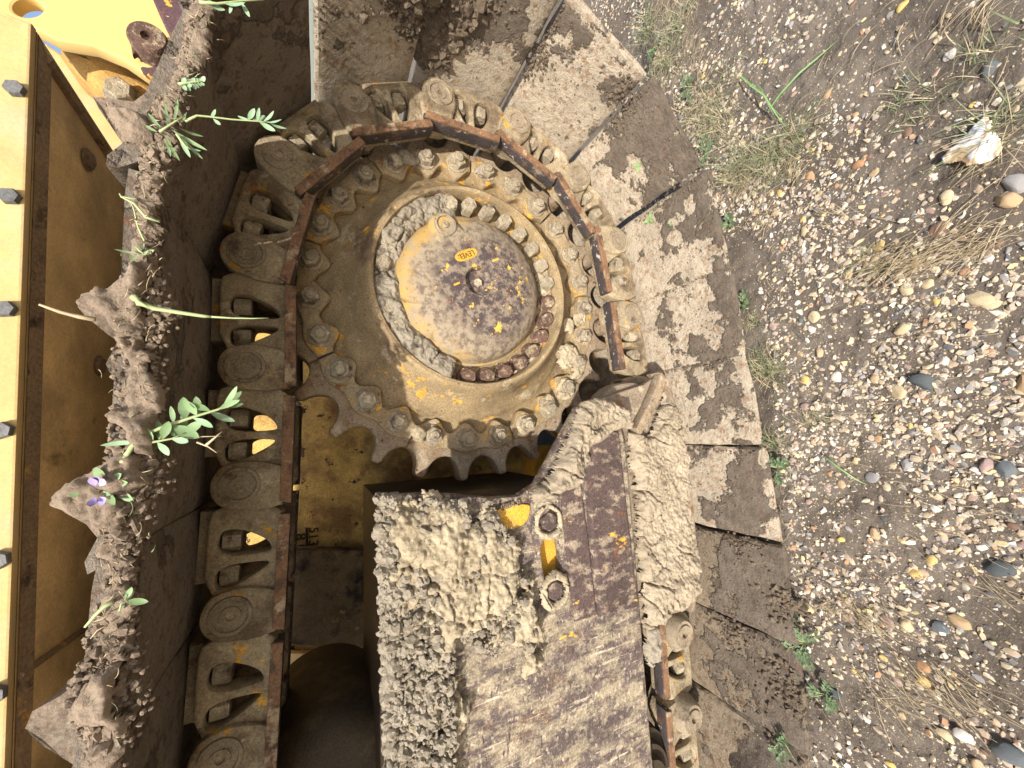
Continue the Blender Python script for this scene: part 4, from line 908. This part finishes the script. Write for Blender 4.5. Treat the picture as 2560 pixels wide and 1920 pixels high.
# ================================================================== PLANTS
def blade(mb, P, w, m=0, up=Vector((0, 0, 1)), vee=.25):
    """grass blade: tapered, slightly folded strip"""
    P = [Vector(p) for p in P]; n = len(P); v = []; f = []
    for i, p in enumerate(P):
        d = (P[min(i+1, n-1)]-P[max(i-1, 0)]).normalized(); s = d.cross(up); s = s.normalized() if s.length > .01 else Vector((1, 0, 0))
        ww = w*(1-(i/(n-1))**1.6)*(.6+.4*min(1, i/1.5))*.5+w*.02; nn = s.cross(d)
        v += [tuple(p-s*ww), tuple(p-nn*ww*vee*2), tuple(p+s*ww)]
    for i in range(n-1): f += [(i*3, i*3+1, i*3+4, i*3+3), (i*3+1, i*3+2, i*3+5, i*3+4)]
    mb.add(v, f, m)
def leaf(mb, p, d, nrm, L, wd, m=0):
    p = Vector(p); d = Vector(d).normalized(); s = d.cross(Vector(nrm)).normalized(); nn = s.cross(d); v = []; f = []
    prof = [(0, .05), (.15, .45), (.35, .9), (.55, 1.), (.75, .82), (.9, .48), (1, .04)]
    for t, k in prof:
        c = p+d*L*t+nn*L*.10*math.sin(t*PI)*-1
        v += [tuple(c-s*wd*k*.5+nn*wd*.12*k), tuple(c), tuple(c+s*wd*k*.5+nn*wd*.12*k)]
    for i in range(len(prof)-1): f += [(i*3, i*3+1, i*3+4, i*3+3), (i*3+1, i*3+2, i*3+5, i*3+4)]
    mb.add(v, f, m)
CAMD = Vector((0, -1, 0))
def sprig(name, label, stems, Y=.655, leaves=(), mats=None, cat='plant', extra=None):
    root = obj(name, None, label=label, cat=cat); o0 = stems[0][0][0]; x, z = at(o0[0], o0[1], Y); base = W(x, Y, z); root.location = base
    def w(px, py, dy=0): x, z = at(px, py, Y+dy); return W(x, Y+dy, z)-base
    mb = MB()
    for P, r in stems: tube(mb, [w(*p) for p in P], [r*(1-.6*i/(len(P)-1)) for i in range(len(P))], 6)
    obj('stem', mb.mesh('stem', [M_STEM if not mats else mats[0]], 180), root)
    for (px, py, ang, L, wd, *mm) in leaves:
        t = math.radians(ang); p = w(px, py); q = w(px+math.cos(t)*30, py-math.sin(t)*30, random.uniform(-.012, .012)); m = MB()
        leaf(m, p, q-p, CAMD+Vector((random.uniform(-.5, .5), 0, random.uniform(-.5, .5))), L*.00060, wd*.00052)
        obj('leaf', m.mesh('leaf', [(mm[0] if mm else (mats[1] if mats else M_LEAF))], 180), root)
    if extra: extra(root, w)
    return root
# big sprig with leaves over the dark links
sprig('alfalfa_sprig', 'largest green alfalfa sprig stuck in the soil and reaching over the shaded track links',
      [([(262, 1000), (285, 965), (320, 935), (365, 918), (420, 900), (470, 885), (495, 872)], .0028), ([(285, 965), (330, 955), (370, 948), (400, 935)], .0018)],
      leaves=[(480, 880, 55, 48, 14), (478, 882, 40, 52, 16), (490, 878, 10, 30, 12), (470, 886, 25, 45, 14), (452, 890, -20, 48, 15, M_LEAFP), (430, 896, 100, 40, 17), (425, 898, 130, 38, 20), (455, 888, 160, 36, 14), (415, 902, -25, 50, 13, M_LEAFP), (400, 906, 95, 45, 22), (392, 910, 75, 32, 15),
              (375, 915, 100, 34, 10), (370, 918, -25, 50, 24), (360, 925, -30, 40, 14), (345, 950, 100, 40, 22), (350, 950, 70, 38, 18), (380, 942, 60, 36, 22), (395, 935, 30, 34, 20), (370, 948, -10, 32, 13, M_LEAFP), (340, 955, -50, 32, 18, M_LEAFP), (330, 957, 120, 34, 14), (300, 955, 185, 50, 10, M_LEAFP)])
def flower(root, w):
    for i in range(7):
        a = random.uniform(0, 6.28); m = MB(); p = w(210+math.cos(a)*9, 1062+math.sin(a)*14, -.01); q = w(210+math.cos(a)*26, 1062+math.sin(a)*32, -.02)
        leaf(m, p, q-p, CAMD, .013, .007); obj('petal', m.mesh('petal', [M_VIOLET], 180), root)
sprig('alfalfa_flower', 'small alfalfa rosette with a violet flower on the muddy shoe tooth', [([(228, 1050), (218, 1056), (208, 1066)], .0015)],
      leaves=[(218, 1045, 105, 34, 20), (215, 1046, 178, 38, 12), (210, 1055, 195, 34, 14), (225, 1045, 30, 38, 16), (230, 1050, 10, 36, 16), (228, 1055, -25, 46, 18), (222, 1060, -50, 34, 14), (206, 1066, -110, 36, 16)], extra=flower)
sprig('alfalfa_sprig', 'silvery alfalfa shoot pointing down across the shaded shoe, leafy at its tip',
      [([(400, 262), (425, 250), (450, 252), (500, 258), (555, 262), (590, 264)], .0016)],
      leaves=[(455, 254, 60, 22, 8, M_LEAFP), (460, 256, -40, 24, 8, M_LEAFP), (535, 260, 60, 30, 12, M_LEAFP), (545, 260, 20, 34, 13, M_LEAFP), (555, 262, 80, 28, 8, M_LEAFP), (560, 263, -30, 32, 13, M_LEAFP), (568, 263, 45, 34, 12, M_LEAFP), (575, 264, 10, 34, 13, M_LEAFP), (580, 264, -20, 36, 12, M_LEAFP), (540, 260, 160, 26, 8, M_LEAFP)])
sprig('grass_sprout', 'bunch of narrow green leaves sprouting from soil on the uppermost muddy tooth', [([(345, 285), (360, 275), (380, 262), (400, 250)], .0016)],
      leaves=[(365, 275, 100, 60, 6), (375, 265, 80, 50, 6), (350, 280, 130, 50, 8), (355, 290, -60, 50, 8), (370, 280, -30, 60, 9), (385, 275, -20, 45, 7), (360, 290, -80, 40, 7), (380, 285, -45, 55, 9), (340, 285, 150, 30, 8), (390, 265, 60, 30, 5)])
sprig('hanging_leaf', 'single pale curled leaf hanging below the uppermost tooth', [([(382, 290), (392, 305), (400, 315), (412, 322)], .0018)], leaves=[(385, 295, -60, 40, 9, M_LEAFP), (405, 318, -15, 22, 7, M_LEAFP)])
sprig('weed_shoot', 'short weed shoot with tiny stacked leaves near the top of the soil edge', [([(385, 182), (400, 180), (420, 177), (442, 176)], .002)], leaves=[(392+i*7, 180-i*.5, s, 14, 9, M_LEAFP) for i in range(7) for s in (55, -55)])
sprig('weed_shoot', 'weed leaves hanging in at the top edge of the picture', [([(430, 5), (470, 8), (520, 2), (570, 0)], .002)], leaves=[(450, 8, -20, 30, 12, M_LEAFP), (480, 6, 0, 46, 16, M_LEAFP), (520, 3, -60, 34, 10, M_LEAFP), (540, 2, 20, 34, 8, M_LEAFP), (500, 4, -100, 24, 8, M_LEAFP), (470, 8, 150, 60, 6)])
sprig('dry_twig', 'thin yellowish forked twig sticking out beside the fender', [([(345, 478), (315, 470), (290, 440), (262, 425), (258, 418)], .0018), ([(312, 520), (298, 490), (290, 455), (280, 430)], .0012), ([(262, 425), (290, 430), (300, 425)], .001)], mats=(M_STEM, M_STRAW), leaves=[(300, 440, -40, 20, 6)])
sprig('weed_shoot', 'tiny green star shaped weed on the soil edge above the jagged tooth', [([(310, 548), (300, 540), (292, 532)], .0012)], leaves=[(300, 545, 110, 24, 6), (302, 548, 170, 34, 5), (300, 545, 60, 24, 6), (305, 550, 20, 24, 8), (300, 550, 210, 22, 6)])
sprig('grass_stalk', 'long pale grass blade lying right across the links from the jagged tooth', [([(288, 640), (300, 655), (330, 665), (380, 674), (440, 683), (456, 684)], .0040), ([(450, 684), (500, 687), (545, 688), (580, 687)], .0013)], leaves=[(292, 648, 200, 14, 10)])
sprig('grass_stalk', 'yellowish grass blade tip sticking up from the jagged tooth toward the fender', [([(205, 690), (170, 684), (130, 674), (85, 658)], .0030)], mats=(M_STRAW, M_STRAW))
sprig('weed_shoot', 'three small leaves on the soil edge between the two lowest teeth', [([(258, 1320), (262, 1305), (268, 1298)], .001)], leaves=[(268, 1298, 60, 26, 10), (268, 1300, 0, 32, 13), (266, 1304, -100, 24, 10, M_LEAFP)])
sprig('curled_stem', 'curled pale green stem arching out beside the fender underside', [([(245, 1300), (225, 1310), (205, 1330), (183, 1355)], .0026)])
sprig('dry_twig', 'little dry root twig with a fuzzy end dangling under the largest sprig', [([(425, 955), (450, 965), (468, 978)], .0012), ([(445, 962), (465, 945), (480, 932)], .0016), ([(400, 945), (440, 943), (478, 942)], .0010)], mats=(M_STRAW, M_STRAW))
sprig('dry_twig', 'dry rootlets below the lowest soil clump', [([(238, 1325), (218, 1338), (205, 1342)], .001), ([(222, 1320), (228, 1335), (205, 1330)], .0008), ([(228, 1352), (210, 1362), (195, 1380)], .0008)], mats=(M_STRAW, M_STRAW))

# grass tufts on the ground
def tuft(px, py, n, L, spread, mat, label, group=None, lean=(0, 0), w=.0016, name='grass_tuft', flat=.5):
    x, y = gpos(px, py); z = gz(x, y); mb = MB(); r = random.Random(int(px*7+py))
    for _ in range(int(n*1.7)):
        a = r.uniform(0, 6.28); l = L*(.4+.6*r.random()); bx, by = r.gauss(0, spread), r.gauss(0, spread); h = r.uniform(flat*.4, flat*1.5); P = []
        dx, dy = math.cos(a)+lean[0], math.sin(a)+lean[1]; dn = math.hypot(dx, dy) or 1; dx /= dn; dy /= dn; cv = r.uniform(-.5, .5)
        for i in range(6):
            t = i/5; P.append((bx+dx*l*t+dy*cv*l*t*t*.5, by+dy*l*t-dx*cv*l*t*t*.5, l*h*math.sin(t*PI*.72)))
        blade(mb, P, w*r.uniform(.6, 1.3), r.choice([0, 0, 1]))
    o = obj(name, mb.mesh(name, [mat, M_STRAW], 180), label=label, cat='grass', group=group); o.location = (x, y, z-.002)
for i, t in enumerate([(1400, 60, 90, .10, .030, 'feathery grass tuft at the top edge beside the shoes'), (1470, 60, 60, .08, .03, 'grass tuft at the top edge right of the feathery one'), (1440, 150, 80, .09, .030, 'dense grass tuft against the upper shoe corner'), (1500, 230, 70, .09, .03, 'pale grass tuft by the muddy wedge between shoes'),
                       (1545, 290, 80, .09, .028, 'drooping grass tuft touching the middle shoe corner'), (1590, 370, 80, .10, .03, 'straw coloured tuft leaning over the shoe edge'), (1700, 310, 150, .09, .030, 'big grey green tuft standing alone in the gravel'), (1640, 350, 70, .08, .03, 'sparse tuft between the big tuft and the track'),
                       (1655, 800, 110, .07, .018, 'fine dark green tuft tight against a lower shoe'), (1668, 960, 60, .045, .016, 'short tuft at the seam of two lower shoes'), (1625, 690, 40, .035, .012, 'small tuft at the shoe edge above the fine dark one'), (1960, 210, 30, .05, .02, 'thin faint tuft amid the upper gravel'), (1560, 200, 60, .08, .03, 'wispy tuft above the big grey green one'), (2155, 290, 40, .10, .02, 'long thin grass reaching over the white scrap'), (2120, 120, 26, .06, .02, 'thin tuft near the upper right edge'),
                       (1990, 240, 24, .04, .015, 'tiny tuft left of the white scrap'), (1880, 560, 24, .05, .02, 'tiny tuft beside the dead grass'), (1760, 900, 26, .05, .02, 'faint tuft in the lower gravel near the shoes')]):
    tuft(*t[:5], M_GRASS, t[5], lean=(random.uniform(-.5, .5), -.4), w=.0015)
def weed(px, py, n, L, label):
    x, y = gpos(px, py); z = gz(x, y); root = obj('leafy_weed', None, label=label, cat='weed'); root.location = (x, y, z); r = random.Random(int(px))
    mb = MB(); ls = MB()
    for _ in range(n):
        a = r.uniform(0, 6.28); l = L*r.uniform(.3, 1); P = [(math.cos(a)*l*t, math.sin(a)*l*t, .02*math.sin(t*2.2)+.004) for t in (0, .33, .66, 1)]; tube(mb, P, .0007, 4)
        for t in (.3, .5, .7, .9, 1.0):
            for s in (-1, 1):
                q = Vector((math.cos(a)*l*t, math.sin(a)*l*t, .02*math.sin(t*2.2)+.005)); b = a+s*r.uniform(.5, 1.1)
                leaf(ls, q, (math.cos(b), math.sin(b), r.uniform(-.1, .4)), (r.uniform(-.3, .3), r.uniform(-.3, .3), 1), r.uniform(.009, .015), r.uniform(.004, .006))
    obj('stems', mb.mesh('stems', [M_STEM], 180), root); obj('leaves', ls.mesh('leaves', [M_WEED], 180), root, kind='stuff')
for px, py, n, L, lab in [(1742, 1385, 16, .055, 'leafy green weed growing against the lowest clean shoe'), (1580, 485, 7, .03, 'small dark weed at the shoe corner beside the straw'), (1610, 660, 6, .03, 'small weed in the gap by the middle shoe edge'), (1685, 1010, 8, .035, 'low ferny weed at a lower shoe seam'), (1785, 1500, 8, .035, 'small weed on the muddy bank at the lower shoes'),
                          (1490, 190, 8, .05, 'pale leafy weed among the upper grass'), (1530, 330, 8, .04, 'silvery weed under the drooping tuft'), (1425, 100, 6, .05, 'leafy weed at the top against the shoe'), (1700, 1590, 5, .04, 'yellow green sprout on the sunken shoe mud')]: weed(px, py, n, L, lab)
# little seedlings lying on the shoes
def seedling(k, u, y, label, n=3, L=.016):
    M, _ = frame_at(pins[k], pins[k+1]); root = obj('seedling', None, label=label, cat='plant'); root.location = M @ Vector((u*U, y*U, .066*U)); nn = (M.to_3x3() @ Vector((0, 0, -1)))
    for i in range(n):
        a = 2.1*i+k; d = M.to_3x3() @ Vector((math.cos(a), math.sin(a), -.2)); m = MB(); leaf(m, (0, 0, 0), d, nn, L, L*.55); obj('leaf', m.mesh('leaf', [M_BLADE], 180), root)
seedling(11, .10, -.16, 'tiny bright green seedling on the shoe with the dark mud patch'); seedling(12, .02, -.17, 'single green leaf lying on the middle shoe seam', 1, .014)
seedling(12, -.03, -.10, 'wilted green leaves in the seam beside the rusty link', 5, .020)
# long green blade over the gravel and its seed stem
def ground_blade(L, w, mat, label, h=.03, name='lone_grass'):
    P = [gpos(*p) for p in L]; o = P[0]; n = len(P); pp = [(p[0]-o[0], p[1]-o[1], gz(*p)-gz(*o)+h*math.sin(PI*(.15+.85*i/(n-1)))) for i, p in enumerate(P)]
    mb = MB(); blade(mb, pp, w); b = obj(name, mb.mesh(name, [mat], 180), label=label, cat='grass'); b.location = (o[0], o[1], gz(*o)+.003)
ground_blade([(1668, 248), (1700, 215), (1745, 170), (1790, 120), (1812, 85)], .0075, M_BLADE, 'broad green grass blade slanting up over the gravel')
ground_blade([(1608, 168), (1640, 195), (1668, 215), (1690, 255), (1712, 292)], .006, M_BLADE, 'bent green grass blade pointing down to the big tuft')
ground_blade([(1640, 180), (1662, 205), (1678, 240), (1690, 275)], .004, M_GRASS, 'lighter seed stalk beside the bent grass blade')
ground_blade([(1790, 985), (1830, 1010), (1860, 1035), (1875, 1050)], .004, M_BLADE, 'green seed spike lying in the lower gravel')
ground_blade([(2205, 60), (2150, 40), (2090, 90)], .004, M_GRASS, 'thin green blade near the top right corner')
ground_blade([(1690, 1560), (1720, 1590), (1735, 1640)], .006, M_LEAF, 'narrow pale leaf on the sunken shoe mud')
# straw litter
def straw():
    r = random.Random(3); mb = MB()
    def st(px, py, ang, L, w=.0011, bend=.25):
        x, y = gpos(px, py); a = math.radians(ang); P = []      # ang measured in the picture
        # picture right is towards the lens (-y), picture up is +x
        dx, dy = math.sin(a), -math.cos(a); c = r.uniform(-bend, bend); h = r.uniform(.002, .012)
        for i in range(6):
            t = i/5-.5; xx = x+dx*L*t-dy*c*L*t*t; yy = y+dy*L*t+dx*c*L*t*t; P.append((xx, yy, gz(xx, yy)+.003+h*(1-4*t*t)))
        tube(mb, P, [w*.5, w*.6, w*.6, w*.5, w*.45, w*.3], 4)
    for cx, cy, n, sx, sy, a, L in [(1960, 565, 120, 90, 26, 12, .10), (2090, 520, 100, 60, 50, 20, .09), (1930, 600, 30, 60, 20, 30, .10), (1600, 380, 120, 40, 50, 40, .07), (1480, 120, 110, 60, 90, 50, .07), (1700, 360, 60, 40, 30, 30, .06), (1800, 470, 40, 60, 40, -40, .06),
                                    (1990, 1500, 140, 130, 50, -32, .09), (1900, 1330, 60, 60, 30, -38, .08), (1790, 1310, 40, 24, 14, 35, .04), (2150, 1270, 30, 50, 40, -30, .07), (1850, 930, 26, 130, 90, 0, .06), (2150, 320, 40, 50, 50, 30, .10), (1960, 100, 50, 180, 80, 40, .06), (1900, 1100, 40, 200, 120, -20, .05),
                                    (2050, 1100, 40, 160, 300, 0, .04), (1700, 1100, 30, 20, 160, 60, .035), (1660, 620, 40, 20, 100, 50, .035), (2000, 700, 40, 160, 100, 0, .05), (2120, 20, 30, 60, 20, 40, .08), (1450, 20, 90, 50, 20, 45, .06), (1520, 260, 110, 30, 60, 45, .06), (1430, 120, 80, 30, 50, 50, .06), (1640, 460, 60, 30, 60, 20, .05)]:
        for _ in range(int(n*.62)): st(cx+r.gauss(0, sx*.6), cy+r.gauss(0, sy*.6), a+r.gauss(0, 24), L*r.uniform(.35, 1.2), r.choice([.0005, .0007, .001]))
    obj('straw_litter', mb.mesh('straw_litter', [M_STRAW], 180), label='dry straw and dead grass strewn over the gravel', cat='straw', kind='stuff')
straw()
